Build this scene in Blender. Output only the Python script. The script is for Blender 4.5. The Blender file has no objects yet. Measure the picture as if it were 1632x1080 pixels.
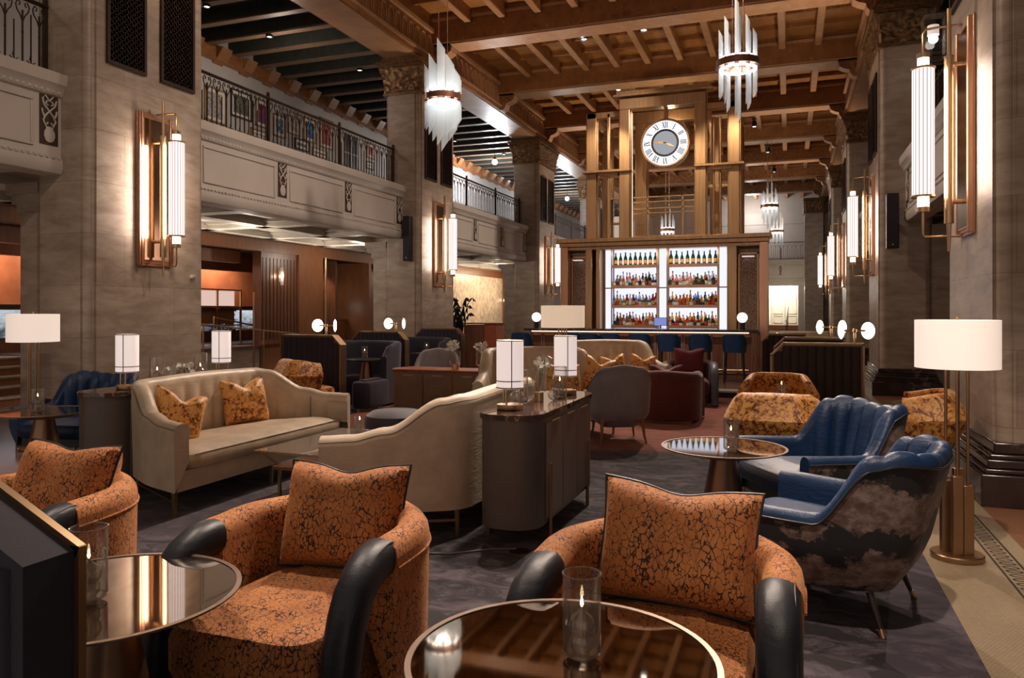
# Hotel lobby lounge: double-height hall, travertine piers, coffered ceiling, bar under a clock tower
import bpy, bmesh, math, random
from mathutils import Vector, Matrix, noise
R = random.Random(7)
sc = bpy.context.scene
COL = sc.collection
PI = math.pi

# ------------------------------------------------------------------ camera, world, exposure
HC = 1.55
YAW = math.atan(442 / 1220)
cd = bpy.data.cameras.new('camera')
cam = bpy.data.objects.new('camera', cd)
COL.objects.link(cam)
cam.location = (0, 0, HC)
cam.rotation_euler = (PI / 2, 0, YAW)
cd.sensor_width = 36
cd.lens = 36 * 1220 / 1632
cd.shift_y = -(540 - 496) / 1632
cd.clip_start = .05
cd.clip_end = 200
sc.camera = cam
w = bpy.data.worlds.new('world')
sc.world = w
w.use_nodes = True
w.node_tree.nodes['Background'].inputs[0].default_value = (1, .80, .66, 1)
w.node_tree.nodes['Background'].inputs[1].default_value = .50
sc.view_settings.view_transform = 'Standard'
sc.view_settings.look = 'None'
sc.view_settings.exposure = 0
sc.view_settings.gamma = 1
sc.cycles.max_bounces = 6
sc.cycles.diffuse_bounces = 3
sc.cycles.glossy_bounces = 3
sc.cycles.transmission_bounces = 4
sc.cycles.transparent_max_bounces = 12
sc.cycles.caustics_reflective = False
sc.cycles.caustics_refractive = False
sc.cycles.sample_clamp_indirect = 4

WARM = (1, .72, .50)
SOFT = (1, .80, .66)


def spot(name, loc, target, power, deg=60, color=SOFT, rad=.08, blend=.6):
    l = bpy.data.lights.new(name, 'SPOT')
    l.energy = power
    l.color = color
    l.spot_size = math.radians(deg)
    l.spot_blend = blend
    l.shadow_soft_size = rad
    o = bpy.data.objects.new(name, l)
    COL.objects.link(o)
    o.location = loc
    o.rotation_euler = (Vector(target) - Vector(loc)).to_track_quat('-Z', 'Y').to_euler()
    return o


def point(name, loc, power, color=SOFT, rad=.1):
    l = bpy.data.lights.new(name, 'POINT')
    l.energy = power
    l.color = color
    l.shadow_soft_size = rad
    o = bpy.data.objects.new(name, l)
    COL.objects.link(o)
    o.location = loc
    return o


def area(name, loc, target, power, sx, sy, color=SOFT):
    l = bpy.data.lights.new(name, 'AREA')
    l.energy = power
    l.color = color
    l.shape = 'RECTANGLE'
    l.size = sx
    l.size_y = sy
    o = bpy.data.objects.new(name, l)
    COL.objects.link(o)
    o.location = loc
    o.rotation_euler = (Vector(target) - Vector(loc)).to_track_quat('-Z', 'Y').to_euler()
    return o


# ceiling spotlights over the seating groups (no track heads modelled here)
spot('ceiling_spot', (-3.6, 12.3, 7.5), (-4.2, 5.6, .4), 2300, 34)
spot('ceiling_spot', (-1.2, 12.3, 7.5), (-.2, 4.5, .4), 1500, 34)
spot('ceiling_spot', (-3.0, 7.6, 7.5), (-1.0, 3.0, .4), 1500, 34)
spot('ceiling_spot', (-1.0, 7.6, 7.5), (-2.0, 3.1, .4), 1300, 36)
spot('ceiling_spot', (-4.8, 4.2, 7.5), (-3.0, 2.6, .4), 1000, 36)
spot('ceiling_spot', (.2, 1.6, 7.5), (1.7, 4.6, 0), 1500, 44)
spot('ceiling_spot', (-1.4, 16.2, 7.5), (-1.2, 9.6, .3), 1500, 44)
spot('ceiling_spot', (-3.4, 16.2, 7.5), (-4.4, 9.8, .3), 1300, 50)
spot('ceiling_spot', (-4.6, 11.6, 7.5), (-4.4, 16.6, .8), 700, 44)  # this and the next: added fill for the bar front
spot('ceiling_spot', (-1.8, 11.6, 7.5), (-1.8, 16.6, .8), 700, 44)
spot('ceiling_spot', (.9, 8.6, 7.2), (-.05, 5.95, .45), 650, 20)  # added fill for the seat of the farther blue chair
# added fill spots without fixtures, brightening the gallery fronts and the piers
for y_, e_ in ((4.2, 650), (11.0, 900), (19.5, 900), (28, 700), (36, 600)):
    spot('gallery_fill', (-2.4, y_ - 1.0, 7.6), (-8.2, y_, 3.6), e_, 84, SOFT, .15, 1)
    spot('gallery_fill', (-3.8, y_ + 3.0, 7.6), (1.9, y_ + 2.0, 3.2), e_ * .8, 84, SOFT, .15, 1)

# ------------------------------------------------------------------ mesh helpers


class MB:
    """collects shapes and links them as ONE mesh object"""

    def __init__(s):
        s.v, s.f, s.m, s.sm = [], [], [], []

    def add(s, vs, fs, mi=0, smooth=False):
        b = len(s.v)
        s.v += [tuple(p) for p in vs]
        for f in fs:
            s.f.append(tuple(b + i for i in f))
            s.m.append(mi)
            s.sm.append(smooth)
        return s

    def box(s, x0, x1, y0, y1, z0, z1, mi=0, rz=0, piv=None, M=None):
        vs = [Vector((x, y, z)) for x in (x0, x1) for y in (y0, y1) for z in (z0, z1)]
        if rz:
            c = Vector(piv or ((x0 + x1) / 2, (y0 + y1) / 2, 0))
            c.z = 0
            m = Matrix.Translation(c) @ Matrix.Rotation(rz, 4, 'Z') @ Matrix.Translation(-c)
            vs = [m @ p for p in vs]
        if M:
            vs = [M @ p for p in vs]
        return s.add(vs, [(0, 1, 3, 2), (4, 6, 7, 5), (0, 4, 5, 1), (2, 3, 7, 6), (0, 2, 6, 4), (1, 5, 7, 3)], mi)

    def prism(s, poly, z0, z1, mi=0, smooth=False):
        n = len(poly)
        vs = [(x, y, z0) for x, y in poly] + [(x, y, z1) for x, y in poly]
        s.add(vs, [tuple(reversed(range(n))), tuple(range(n, 2 * n))], mi)
        return s.add(vs, [(i, (i + 1) % n, n + (i + 1) % n, n + i) for i in range(n)], mi, smooth)

    def extrude_y(s, prof, y0, y1, mi=0):
        """profile of (x, z) points swept along Y"""
        n = len(prof)
        vs = [(x, y0, z) for x, z in prof] + [(x, y1, z) for x, z in prof]
        return s.add(vs, [tuple(range(n)), tuple(reversed(range(n, 2 * n)))] + [(i, n + i, n + (i + 1) % n, (i + 1) % n) for i in range(n)], mi)

    def extrude_x(s, prof, x0, x1, mi=0):
        n = len(prof)
        vs = [(x0, y, z) for y, z in prof] + [(x1, y, z) for y, z in prof]
        return s.add(vs, [tuple(range(n)), tuple(reversed(range(n, 2 * n)))] + [(i, n + i, n + (i + 1) % n, (i + 1) % n) for i in range(n)], mi)

    def lathe(s, prof, c=(0, 0, 0), n=24, mi=0, sx=1, sy=1, smooth=True, close=True):
        k = len(prof)
        vs = [(c[0] + sx * r * math.cos(2 * PI * j / n), c[1] + sy * r * math.sin(2 * PI * j / n), c[2] + z) for r, z in prof for j in range(n)]
        fs = [(i * n + j, i * n + (j + 1) % n, (i + 1) * n + (j + 1) % n, (i + 1) * n + j) for i in range(k - 1) for j in range(n)]
        s.add(vs, fs, mi, smooth)
        if close:
            if prof[0][0] > 1e-4:
                s.add(vs[:n], [tuple(reversed(range(n)))], mi)
            if prof[-1][0] > 1e-4:
                s.add(vs[-n:], [tuple(range(n))], mi)
        return s

    def tube(s, pts, r, n=8, mi=0, cap=True, closed=False, sq=1.0, squ=False):
        pts = [Vector(p) for p in pts]
        k = len(pts)
        rs = r if isinstance(r, (list, tuple)) else [r] * k
        vs = []
        up = None
        for i, p in enumerate(pts):
            a = pts[(i - 1) % k] if (closed or i > 0) else p
            b = pts[(i + 1) % k] if (closed or i < k - 1) else p
            t = (b - a)
            t = t.normalized() if t.length > 1e-9 else Vector((0, 0, 1))
            if up is None:
                up = Vector((0, 0, 1)) if abs(t.z) < .9 else Vector((1, 0, 0))
            sd = t.cross(up)
            if sd.length < 1e-5:
                sd = t.orthogonal()
            sd.normalize()
            up = sd.cross(t).normalized()
            for j in range(n):
                an = 2 * PI * (j + .5) / n
                k4 = 1 / (abs(math.cos(an)) ** 2.7 + abs(math.sin(an)) ** 2.7) ** (1 / 2.7) if squ else 1
                vs.append(p + sd * (k4 * rs[i] * math.cos(an)) + up * (k4 * rs[i] * sq * math.sin(an)))
        fs = [(i * n + j, i * n + (j + 1) % n, (i + 1) * n + (j + 1) % n, (i + 1) * n + j) for i in range(k - 1) for j in range(n)]
        if closed:
            i = k - 1
            fs += [(i * n + j, i * n + (j + 1) % n, (j + 1) % n, j) for j in range(n)]
        s.add(vs, fs, mi, n > 4)
        if cap and not closed:
            s.add(vs[:n], [tuple(reversed(range(n)))], mi)
            s.add(vs[-n:], [tuple(range(n))], mi)
        return s

    def bar(s, a, b, wx, wy=None, mi=0):
        """rectangular bar between two points"""
        a, b = Vector(a), Vector(b)
        t = b - a
        L = t.length
        m = Matrix.Translation(a) @ t.to_track_quat('Z', 'Y').to_matrix().to_4x4()
        wy = wy or wx
        return s.box(-wx / 2, wx / 2, -wy / 2, wy / 2, 0, L, mi, M=m)

    def grid(s, rows, mi=0, smooth=True, wrap=False, flip=False):
        k, n = len(rows), len(rows[0])
        vs = [p for r in rows for p in r]
        e = n if wrap else n - 1
        fs = [(i * n + j, i * n + (j + 1) % n, (i + 1) * n + (j + 1) % n, (i + 1) * n + j) for i in range(k - 1) for j in range(e)]
        if flip:
            fs = [tuple(reversed(f)) for f in fs]
        return s.add(vs, fs, mi, smooth)

    def sphere(s, c, r, n=16, k=10, mi=0, sz=1):
        return s.lathe([(max(1e-5, r * math.sin(PI * i / k)), -r * sz * math.cos(PI * i / k)) for i in range(k + 1)], c, n, mi)

    def disc_y(s, c, r, y0, y1, n=32, mi=0):
        """cylinder whose axis runs along Y"""
        vs = [(c[0] + r * math.cos(2 * PI * j / n), y, c[1] + r * math.sin(2 * PI * j / n)) for y in (y0, y1) for j in range(n)]
        s.add(vs, [tuple(range(n)), tuple(reversed(range(n, 2 * n)))], mi)
        return s.add(vs, [(j, n + j, n + (j + 1) % n, (j + 1) % n) for j in range(n)], mi, True)

    def build(s, name, mats, parent=None, bevel=0, loc=None, rz=0, seg=2, sub=0):
        me = bpy.data.meshes.new(name)
        me.from_pydata(s.v, [], s.f)
        for m in (mats if isinstance(mats, (list, tuple)) else [mats]):
            me.materials.append(m)
        me.polygons.foreach_set('material_index', s.m)
        me.polygons.foreach_set('use_smooth', s.sm)
        me.update()
        me.set_sharp_from_angle(angle=math.radians(38))
        o = bpy.data.objects.new(name, me)
        COL.objects.link(o)
        if parent:
            o.parent = parent
        if loc:
            o.location = loc
        if rz:
            o.rotation_euler.z = rz
        if bevel:
            b = o.modifiers.new('bevel', 'BEVEL')
            b.width = bevel
            b.segments = seg
            b.limit_method = 'ANGLE'
            b.angle_limit = math.radians(40)
            b.harden_normals = False
        if sub:
            b = o.modifiers.new('sub', 'SUBSURF')
            b.levels = b.render_levels = sub
        return o


def tag(o, label=None, cat=None, group=None, kind=None):
    if label:
        o['label'] = label
    if cat:
        o['category'] = cat
    if group:
        o['group'] = group
    if kind:
        o['kind'] = kind
    return o


def thing(name, label, cat, loc=(0, 0, 0), rz=0, group=None):
    o = bpy.data.objects.new(name, None)
    o.empty_display_size = .1
    COL.objects.link(o)
    o.location = loc
    o.rotation_euler.z = rz
    return tag(o, label, cat, group)


def struct(name, mb, mats, **k):
    return tag(mb.build(name, mats, **k), kind='structure')


def dup(root, loc=None, rz=None, label=None, group=None):
    def cp(o, par):
        c = o.copy()
        COL.objects.link(c)
        if par is not None:
            c.parent = par
        for ch in list(o.children):
            cp(ch, c)
        return c
    c = cp(root, None)
    if loc is not None:
        c.location = loc
    if rz is not None:
        c.rotation_euler.z = rz
    if label:
        c['label'] = label
    if group:
        c['group'] = group
    return c


# ------------------------------------------------------------------ materials


class NT:
    def __init__(s, name):
        s.mat = bpy.data.materials.new(name)
        s.mat.use_nodes = True
        s.t = s.mat.node_tree
        s.t.nodes.clear()
        s.out = s.t.nodes.new('ShaderNodeOutputMaterial')

    def n(s, ty, **k):
        nd = s.t.nodes.new(ty)
        for a, b in k.items():
            if a in nd.inputs:
                nd.inputs[a].default_value = b
            else:
                setattr(nd, a, b)
        return nd

    def l(s, a, b):
        s.t.links.new(a, b)

    def coord(s, scale=(1, 1, 1), rot=(0, 0, 0), kind='Object'):
        tc = s.n('ShaderNodeTexCoord')
        mp = s.n('ShaderNodeMapping')
        mp.inputs['Scale'].default_value = scale
        mp.inputs['Rotation'].default_value = rot
        s.l(tc.outputs[kind], mp.inputs[0])
        return mp.outputs[0]

    def noise(s, vec, scale=5, detail=4, rough=.55, dist=0):
        nd = s.n('ShaderNodeTexNoise')
        nd.inputs['Scale'].default_value = scale
        nd.inputs['Detail'].default_value = detail
        nd.inputs['Roughness'].default_value = rough
        nd.inputs['Distortion'].default_value = dist
        s.l(vec, nd.inputs['Vector'])
        return nd.outputs['Fac']

    def ramp(s, fac, stops, interp='LINEAR'):
        nd = s.n('ShaderNodeValToRGB')
        nd.color_ramp.interpolation = interp
        e = nd.color_ramp.elements
        while len(e) < len(stops):
            e.new(.5)
        for i, (p, c) in enumerate(stops):
            e[i].position = p
            e[i].color = (*c, 1) if len(c) == 3 else c
        s.l(fac, nd.inputs[0])
        return nd.outputs[0]

    def mix(s, fac, a, b, mode='MIX'):
        nd = s.n('ShaderNodeMix', data_type='RGBA', blend_type=mode)
        for i, x in ((0, fac), (6, a), (7, b)):
            if hasattr(x, 'links') or hasattr(x, 'is_linked'):
                s.l(x, nd.inputs[i])
            else:
                nd.inputs[i].default_value = (*x, 1) if isinstance(x, tuple) and len(x) == 3 else x
        return nd.outputs[2]

    def math(s, op, a, b=0.0):
        nd = s.n('ShaderNodeMath', operation=op)
        for i, x in ((0, a), (1, b)):
            if hasattr(x, 'is_linked'):
                s.l(x, nd.inputs[i])
            else:
                nd.inputs[i].default_value = x
        return nd.outputs[0]

    def bump(s, h, strength=.3, dist=.01):
        nd = s.n('ShaderNodeBump')
        nd.inputs['Strength'].default_value = strength
        nd.inputs['Distance'].default_value = dist
        s.l(h, nd.inputs['Height'])
        return nd.outputs[0]

    def pbr(s, color, rough=.5, metal=0, normal=None, sheen=0, coat=0, spec=.5, emit=None, estr=0, sheen_tint=None):
        b = s.n('ShaderNodeBsdfPrincipled')
        for key, x in (('Base Color', color), ('Roughness', rough), ('Metallic', metal)):
            if hasattr(x, 'is_linked'):
                s.l(x, b.inputs[key])
            elif isinstance(x, tuple):
                b.inputs[key].default_value = (*x, 1)
            else:
                b.inputs[key].default_value = x
        b.inputs['Specular IOR Level'].default_value = spec
        if sheen:
            b.inputs['Sheen Weight'].default_value = sheen
            b.inputs['Sheen Roughness'].default_value = .4
            if sheen_tint:
                b.inputs['Sheen Tint'].default_value = (*sheen_tint, 1)
        if coat:
            b.inputs['Coat Weight'].default_value = coat
            b.inputs['Coat Roughness'].default_value = .15
        if normal is not None:
            s.l(normal, b.inputs['Normal'])
        if emit:
            b.inputs['Emission Color'].default_value = (*emit, 1)
            b.inputs['Emission Strength'].default_value = estr
        s.l(b.outputs[0], s.out.inputs[0])
        return s.mat


def m_plain(name, c, rough=.5, metal=0, var=.12, scale=8, bump=0, spec=.5, sheen=0, coat=0, stretch=(1, 1, 1)):
    t = NT(name)
    v = t.coord(stretch)
    f = t.noise(v, scale, 3)
    col = t.ramp(f, [(.3, tuple(x * (1 - var) for x in c)), (.7, tuple(min(1, x * (1 + var)) for x in c))])
    nm = t.bump(t.noise(v, scale * 6, 2), bump, .004) if bump else None
    return t.pbr(col, rough, metal, nm, sheen=sheen, coat=coat, spec=spec)


def m_emit(name, c, s):
    t = NT(name)
    e = t.n('ShaderNodeEmission')
    e.inputs[0].default_value = (*c, 1)
    e.inputs[1].default_value = s
    t.l(e.outputs[0], t.out.inputs[0])
    return t.mat


def m_travertine(name, c1, c2, c3, joint=True, bw=1.3, bh=.62):
    t = NT(name)
    v = t.coord((1, 1, 3.2))
    f = t.noise(v, 2.2, 8, .62, .4)
    col = t.ramp(f, [(.28, c1), (.5, c2), (.72, c3)])
    fine = t.noise(t.coord((1.2, 1.2, 15)), 5, 6, .72, .6)
    col = t.mix(t.math('MULTIPLY', t.ramp(fine, [(.30, (1, 1, 1)), (.42, (0, 0, 0))]), .45), col, tuple(x * .45 for x in c1))
    h = fine
    if joint:
        tc = t.n('ShaderNodeTexCoord')
        sp = t.n('ShaderNodeSeparateXYZ')
        t.l(tc.outputs['Object'], sp.inputs[0])
        cb = t.n('ShaderNodeCombineXYZ')
        t.l(t.math('ADD', sp.outputs[0], sp.outputs[1]), cb.inputs[0])
        t.l(sp.outputs[2], cb.inputs[1])
        br = t.n('ShaderNodeTexBrick')
        br.offset = .37
        br.inputs['Scale'].default_value = 1
        br.inputs['Brick Width'].default_value = bw
        br.inputs['Row Height'].default_value = bh
        br.inputs['Mortar Size'].default_value = .004
        br.inputs['Mortar Smooth'].default_value = .2
        br.inputs['Color1'].default_value = (.80, .78, .76, 1)
        br.inputs['Color2'].default_value = (1, 1, 1, 1)
        br.inputs['Mortar'].default_value = (.62, .58, .54, 1)
        t.l(cb.outputs[0], br.inputs['Vector'])
        col = t.mix(1.0, col, br.outputs[0], 'MULTIPLY')
    return t.pbr(col, .42, 0, t.bump(h, .25, .006))


def m_marble(name, base, vein, rough=.12, scale=1.6):
    t = NT(name)
    v = t.coord()
    f = t.noise(v, scale, 8, .6, 2.2)
    a = t.math('ABSOLUTE', t.math('SUBTRACT', f, .5))
    m = t.ramp(a, [(.0, (1, 1, 1)), (.018, (0, 0, 0))])
    cl = t.noise(v, scale * 2.3, 6)
    col = t.ramp(cl, [(.3, base), (.75, tuple(x * 2.2 for x in base))])
    col = t.mix(t.math('MULTIPLY', m, t.ramp(t.noise(v, scale * .8, 2), [(.45, (0, 0, 0)), (.6, (1, 1, 1))])), col, vein)
    return t.pbr(col, rough, 0)


def m_wood(name, c1, c2, rough=.4, rings=6, axis=(9, 9, .8), coat=0):
    t = NT(name)
    v = t.coord(axis)
    f = t.noise(v, 2.6, 6, .6, .6)
    col = t.ramp(f, [(.3, c1), (.7, c2)])
    return t.pbr(col, rough, 0, t.bump(f, .1, .003), coat=coat)


def m_painted(name, c1, c2, gold, s=2.2, rough=.42, rot=(0, 0, 0), lace=True):
    """old stencilled timber: brown ground, scroll and lozenge pattern in dull gold"""
    t = NT(name)
    v = t.coord((1, 1, 1), rot)
    f = t.noise(v, 3, 6, .6)
    col = t.ramp(f, [(.3, c1), (.7, c2)])
    vo = t.n('ShaderNodeTexVoronoi', feature='DISTANCE_TO_EDGE')
    vo.inputs['Scale'].default_value = s * 2
    vo.inputs['Randomness'].default_value = .25
    t.l(v, vo.inputs['Vector'])
    w2 = t.math('SINE', t.math('MULTIPLY', vo.outputs[0], 60.0))
    g = t.ramp(w2, [(.55, (0, 0, 0)), (.8, (1, 1, 1))])
    col = t.mix(t.math('MULTIPLY', g, .42), col, gold)
    return t.pbr(col, rough, 0, t.bump(f, .15, .004))


def m_glass(name, tint=(1, 1, 1), refl=.10, rough=0.0, edge=1.45, base=0.0):
    """thin clear glass: lets light through, mirrors at glancing angles"""
    t = NT(name)
    tr = t.n('ShaderNodeBsdfTransparent')
    tr.inputs[0].default_value = (*tint, 1)
    gl = t.n('ShaderNodeBsdfGlossy')
    gl.inputs['Roughness'].default_value = rough
    lw = t.n('ShaderNodeLayerWeight')
    lw.inputs[0].default_value = .5
    ad = t.math('MINIMUM', t.math('ADD', t.math('MULTIPLY', t.math('POWER', lw.outputs['Facing'], 2.0), edge - .55), base + .03), .95)
    dd = t.n('ShaderNodeBsdfDiffuse')
    dd.inputs[0].default_value = (.75, .72, .68, 1)  # pale diffuse mixed in at the edges stands in for bright glints
    gm = t.n('ShaderNodeMixShader')
    gm.inputs[0].default_value = .14
    t.l(gl.outputs[0], gm.inputs[1])
    t.l(dd.outputs[0], gm.inputs[2])
    mx = t.n('ShaderNodeMixShader')
    t.l(ad, mx.inputs[0])
    t.l(tr.outputs[0], mx.inputs[1])
    t.l(gm.outputs[0], mx.inputs[2])
    t.l(mx.outputs[0], t.out.inputs[0])
    return t.mat


M = {}
M['trav'] = m_travertine('travertine', (.27, .20, .15), (.40, .32, .25), (.50, .42, .34))
M['trav_d'] = m_travertine('travertine_trim', (.25, .19, .14), (.37, .295, .23), (.46, .385, .31), joint=False)
M['base'] = m_marble('dark_plinth_marble', (.022, .013, .012), (.30, .25, .22), .16)
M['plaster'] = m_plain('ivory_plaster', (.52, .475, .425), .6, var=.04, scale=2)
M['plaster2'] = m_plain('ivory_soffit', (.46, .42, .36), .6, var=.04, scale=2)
M['upwall'] = m_plain('grey_upper_wall', (.47, .45, .43), .7, var=.03, scale=1.5)
M['iron'] = m_plain('wrought_iron', (.045, .026, .02), .45, .6, var=.2)
M['bronze'] = m_plain('aged_bronze', (.16, .085, .04), .38, .75, var=.35, scale=20)
M['capital'] = m_plain('gilt_capital', (.17, .095, .042), .38, .55, var=.5, scale=16, bump=.6)
M['brass'] = m_plain('brushed_brass', (.56, .38, .21), .28, 1, var=.10, scale=5, stretch=(1, 1, .05))
M['copper'] = m_plain('rose_copper', (.60, .34, .22), .28, 1, var=.10, scale=5, stretch=(1, 1, .05))
M['tower'] = m_plain('champagne_bronze', (.50, .31, .17), .36, .85, var=.16, scale=4, stretch=(6, 6, .2))
M['beam'] = m_painted('painted_beam', (.19, .072, .027), (.32, .13, .048), (.55, .30, .09), 2.0)
M['beam_l'] = m_painted('painted_soffit', (.38, .20, .11), (.50, .29, .17), (.56, .36, .20), 1.6)
M['coffer'] = m_painted('painted_coffer', (.26, .105, .032), (.42, .19, .06), (.62, .37, .12), 3.0)
M['aisle_dark'] = m_plain('dark_green_joist', (.028, .030, .024), .6, var=.3, scale=6)
M['aisle_edge'] = m_wood('joist_soffit_timber', (.13, .075, .045), (.22, .14, .09), .5)
M['wood'] = m_wood('walnut_panel', (.13, .050, .026), (.23, .098, .052), .35, axis=(9, 9, .8))
M['wood_l'] = m_wood('warm_mahogany', (.20, .075, .030), (.30, .125, .055), .35)
M['black'] = m_plain('satin_black', (.012, .012, .013), .4, var=.1)
M['copperwall'] = m_plain('copper_plaster_wall', (.52, .22, .11), .45, .2, var=.25, scale=1.6)
# ------------------------------------------------------------------ the hall: layout numbers
XL, XR = -7.75, 1.56          # hall faces of the two rows of piers
PD = .89                      # pier depth
PW = 1.94                     # pier width along the hall
YL = [6.76 + 8.58 * k for k in range(-1, 5)]
YR = [7.10 + 8.52 * k for k in range(0, 5)]
YB = [3.5 + 4.28 * k for k in range(10)]     # cross beams
YB = [y - .05 for y in YB]

# floors
M['stone'] = m_marble('polished_stone_floor', (.13, .10, .095), (.3, .25, .23), .14, 1.2)


def m_mosaic(name, c1, c2, mortar, bw=.018):
    t = NT(name)
    v = t.coord()
    br = t.n('ShaderNodeTexBrick')
    br.offset = .5
    br.inputs['Scale'].default_value = 1
    br.inputs['Brick Width'].default_value = bw
    br.inputs['Row Height'].default_value = bw * .85
    br.inputs['Mortar Size'].default_value = .0012
    br.inputs['Color1'].default_value = (*c1, 1)
    br.inputs['Color2'].default_value = (*c2, 1)
    br.inputs['Mortar'].default_value = (*mortar, 1)
    t.l(v, br.inputs['Vector'])
    col = t.mix(t.math('MULTIPLY', t.noise(v, 1.3, 4), .5), br.outputs[0], tuple(x * .6 for x in c1))
    return t.pbr(col, .35, 0, t.bump(br.outputs[1], -.3, .002))


M['mos'] = m_mosaic('cream_mosaic', (.44, .34, .22), (.36, .28, .17), (.13, .10, .07))
M['mos_r'] = m_mosaic('rust_mosaic', (.30, .14, .07), (.24, .11, .06), (.10, .06, .04))
M['mos_o'] = m_mosaic('ochre_mosaic', (.36, .22, .08), (.30, .19, .07), (.12, .08, .04))
M['mos_k'] = m_mosaic('black_mosaic', (.03, .025, .022), (.045, .035, .03), (.06, .05, .04))

fl = MB().box(-17, 8, -3, 50, -.3, 0)
struct('floor', fl, M['stone'])
struct('floor_mosaic_border', MB().box(.80, 1.185, -2, 34, .0, .004), M['mos'])
lad = MB()
lad.box(1.185, 1.20, -2, 34, 0, .0042, 1).box(1.315, 1.33, -2, 34, 0, .0042, 1).box(1.20, 1.315, -2, 34, 0, .004, 0)
y = 1.0
while y < 26:
    # oval links between the two black lines
    pts = [(1.2575 + .048 * math.cos(a * PI / 8), y + .03 * math.sin(a * PI / 8)) for a in range(16)]
    pin = [(1.2575 + .034 * math.cos(a * PI / 8), y + .017 * math.sin(a * PI / 8)) for a in range(16)]
    vs = [(a, b, .0052) for a, b in pts] + [(a, b, .0052) for a, b in pin]
    lad.add(vs, [(i, (i + 1) % 16, 16 + (i + 1) % 16, 16 + i) for i in range(16)], 1)
    y += .078
struct('floor_mosaic_ladder', lad, [M['mos'], M['mos_k']])
struct('floor_mosaic_strip', MB().box(1.33, 1.43, -2, 34, 0, .004), M['mos'])
pan = MB()
pan.box(1.43, 6, -2, 34, 0, .0035, 0)
for yy in (3.0, 5.9, 11.6, 14.4, 20.2):
    pan.lathe([(.001, .0045), (.62, .0045)], (2.25, yy, 0), 40, 1, close=False)
    pan.lathe([(.001, .0052), (.55, .0052)], (2.25, yy, 0), 40, 2, close=False)
struct('floor_mosaic_panel', pan, [M['mos_r'], M['mos'], M['mos_o']])


def m_carpet():
    t = NT('lounge_carpet')
    v = t.coord()
    vo = t.n('ShaderNodeTexVoronoi', feature='F1')
    vo.inputs['Scale'].default_value = .55
    wv = t.mix(.08, v, t.n('ShaderNodeTexNoise').outputs[1])
    t.l(t.coord((1.5, .8, 1), (0, 0, .5)), vo.inputs['Vector'])
    f2 = t.noise(t.coord((1, 1.6, 1)), 3.0, 9, .74, 1.2)
    cell = t.ramp(vo.outputs['Color'], [(0, (.009, .007, .009)), (.36, (.012, .009, .012)), (.42, (.052, .043, .057)), (.52, (.040, .033, .045)), (.56, (.012, .009, .012)), (1, (.026, .021, .030))])
    col = t.mix(t.ramp(f2, [(.46, (0, 0, 0)), (.60, (.75, .75, .75))]), cell, (.125, .102, .122))
    # the far part of the carpet turns rust red
    tc = t.n('ShaderNodeTexCoord')
    sp = t.n('ShaderNodeSeparateXYZ')
    t.l(tc.outputs['Object'], sp.inputs[0])
    yy = t.math('ADD', sp.outputs[1], t.math('MULTIPLY', t.math('SUBTRACT', t.noise(v, .9, 3), .5), 2.2))
    rf = t.ramp(t.math('MULTIPLY', t.math('SUBTRACT', yy, 8.1), 1.4), [(0, (0, 0, 0)), (1, (1, 1, 1))])
    rust = t.ramp(f2, [(.3, (.15, .045, .028)), (.7, (.34, .115, .070))])
    col = t.mix(rf, col, rust)
    pile = t.noise(v, 260, 2)
    return t.pbr(col, .95, 0, t.bump(pile, .5, .004), sheen=.06)


M['carpet'] = m_carpet()
tag(MB().box(-6.15, .80, -1.5, 14.1, 0, .012).build('lounge_carpet', M['carpet'], bevel=.006),
    'large dark plum and rust patterned carpet under all the lounge seating', 'carpet')

# raised bar floor with its stone edge
pf = MB().box(-7.4, .35, 14.1, 23, .002, .11, 1).box(-7.4, .35, 14.05, 14.42, .11, .14, 0).box(-7.4, .35, 14.42, 23, .11, .139, 2)
M['parquet'] = m_wood('bar_floor_timber', (.12, .07, .05), (.2, .13, .1), .25, axis=(1, 12, 1))
struct('floor_bar_platform', pf, [M['plaster2'], m_plain('platform_riser', (.05, .04, .065), .6), M['parquet']])

# ------------------------------------------------------------------ piers


def relief_panel(mb, o, ux, uz, nrm, w, h, flare, mi=0, seed=0):
    """carved frieze: cavetto that flares outward at the top, with scroll relief"""
    nx, nz = int(w / .035), 18
    rows = []
    for j in range(nz + 1):
        b = j / nz
        row = []
        for i in range(nx + 1):
            a = i / nx
            out = flare * (b ** 2.2)
            p = Vector((a * w * 2.4 + seed, b * h * 2.6, seed))
            rel = 0
            if 0 < i < nx and 0 < j < nz:
                q = noise.noise(p * 2.2) * 2.5
                rel = .035 * abs(math.sin(6.5 * (noise.noise(p * 1.9 + Vector((q * .3, 0, 0)))) + 7 * math.hypot(((a * w * 3) % 1) - .5, b - .5)))
            row.append(o + ux * (a * (w + 2 * out) - out) + uz * (b * h) + nrm * (out + rel))
        rows.append(row)
    mb.grid(rows, mi, True)


def grille_mesh():
    g = MB()
    g.box(-.30, .30, -.02, .0, 0, 1.5, 0)
    for a, b, c, d in ((-.30, -.26, 0, 1.5), (.26, .30, 0, 1.5), (-.26, .26, 0, .04), (-.26, .26, 1.46, 1.5)):
        g.box(a, b, 0, .035, c, d, 1)
    for i in range(7):
        for j in range(20):
            c = (-.225 + .075 * i, .012, .075 + .072 * j)
            g.tube([(c[0] + .03 * math.cos(k * PI / 3), c[1], c[2] + .03 * math.sin(k * PI / 3)) for k in range(6)], .005, 4, 1, closed=True)
    return g


GR = grille_mesh()


def plinth_profile(mb, x0, x1, y0, y1, mi=0):
    for z0, z1, e in ((0, .26, .13), (.26, .30, .10), (.30, .37, .075), (.37, .41, .055), (.41, .50, .02)):
        mb.box(x0 - e, x1 + e, y0 - e, y1 + e, z0, z1, mi)


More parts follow.
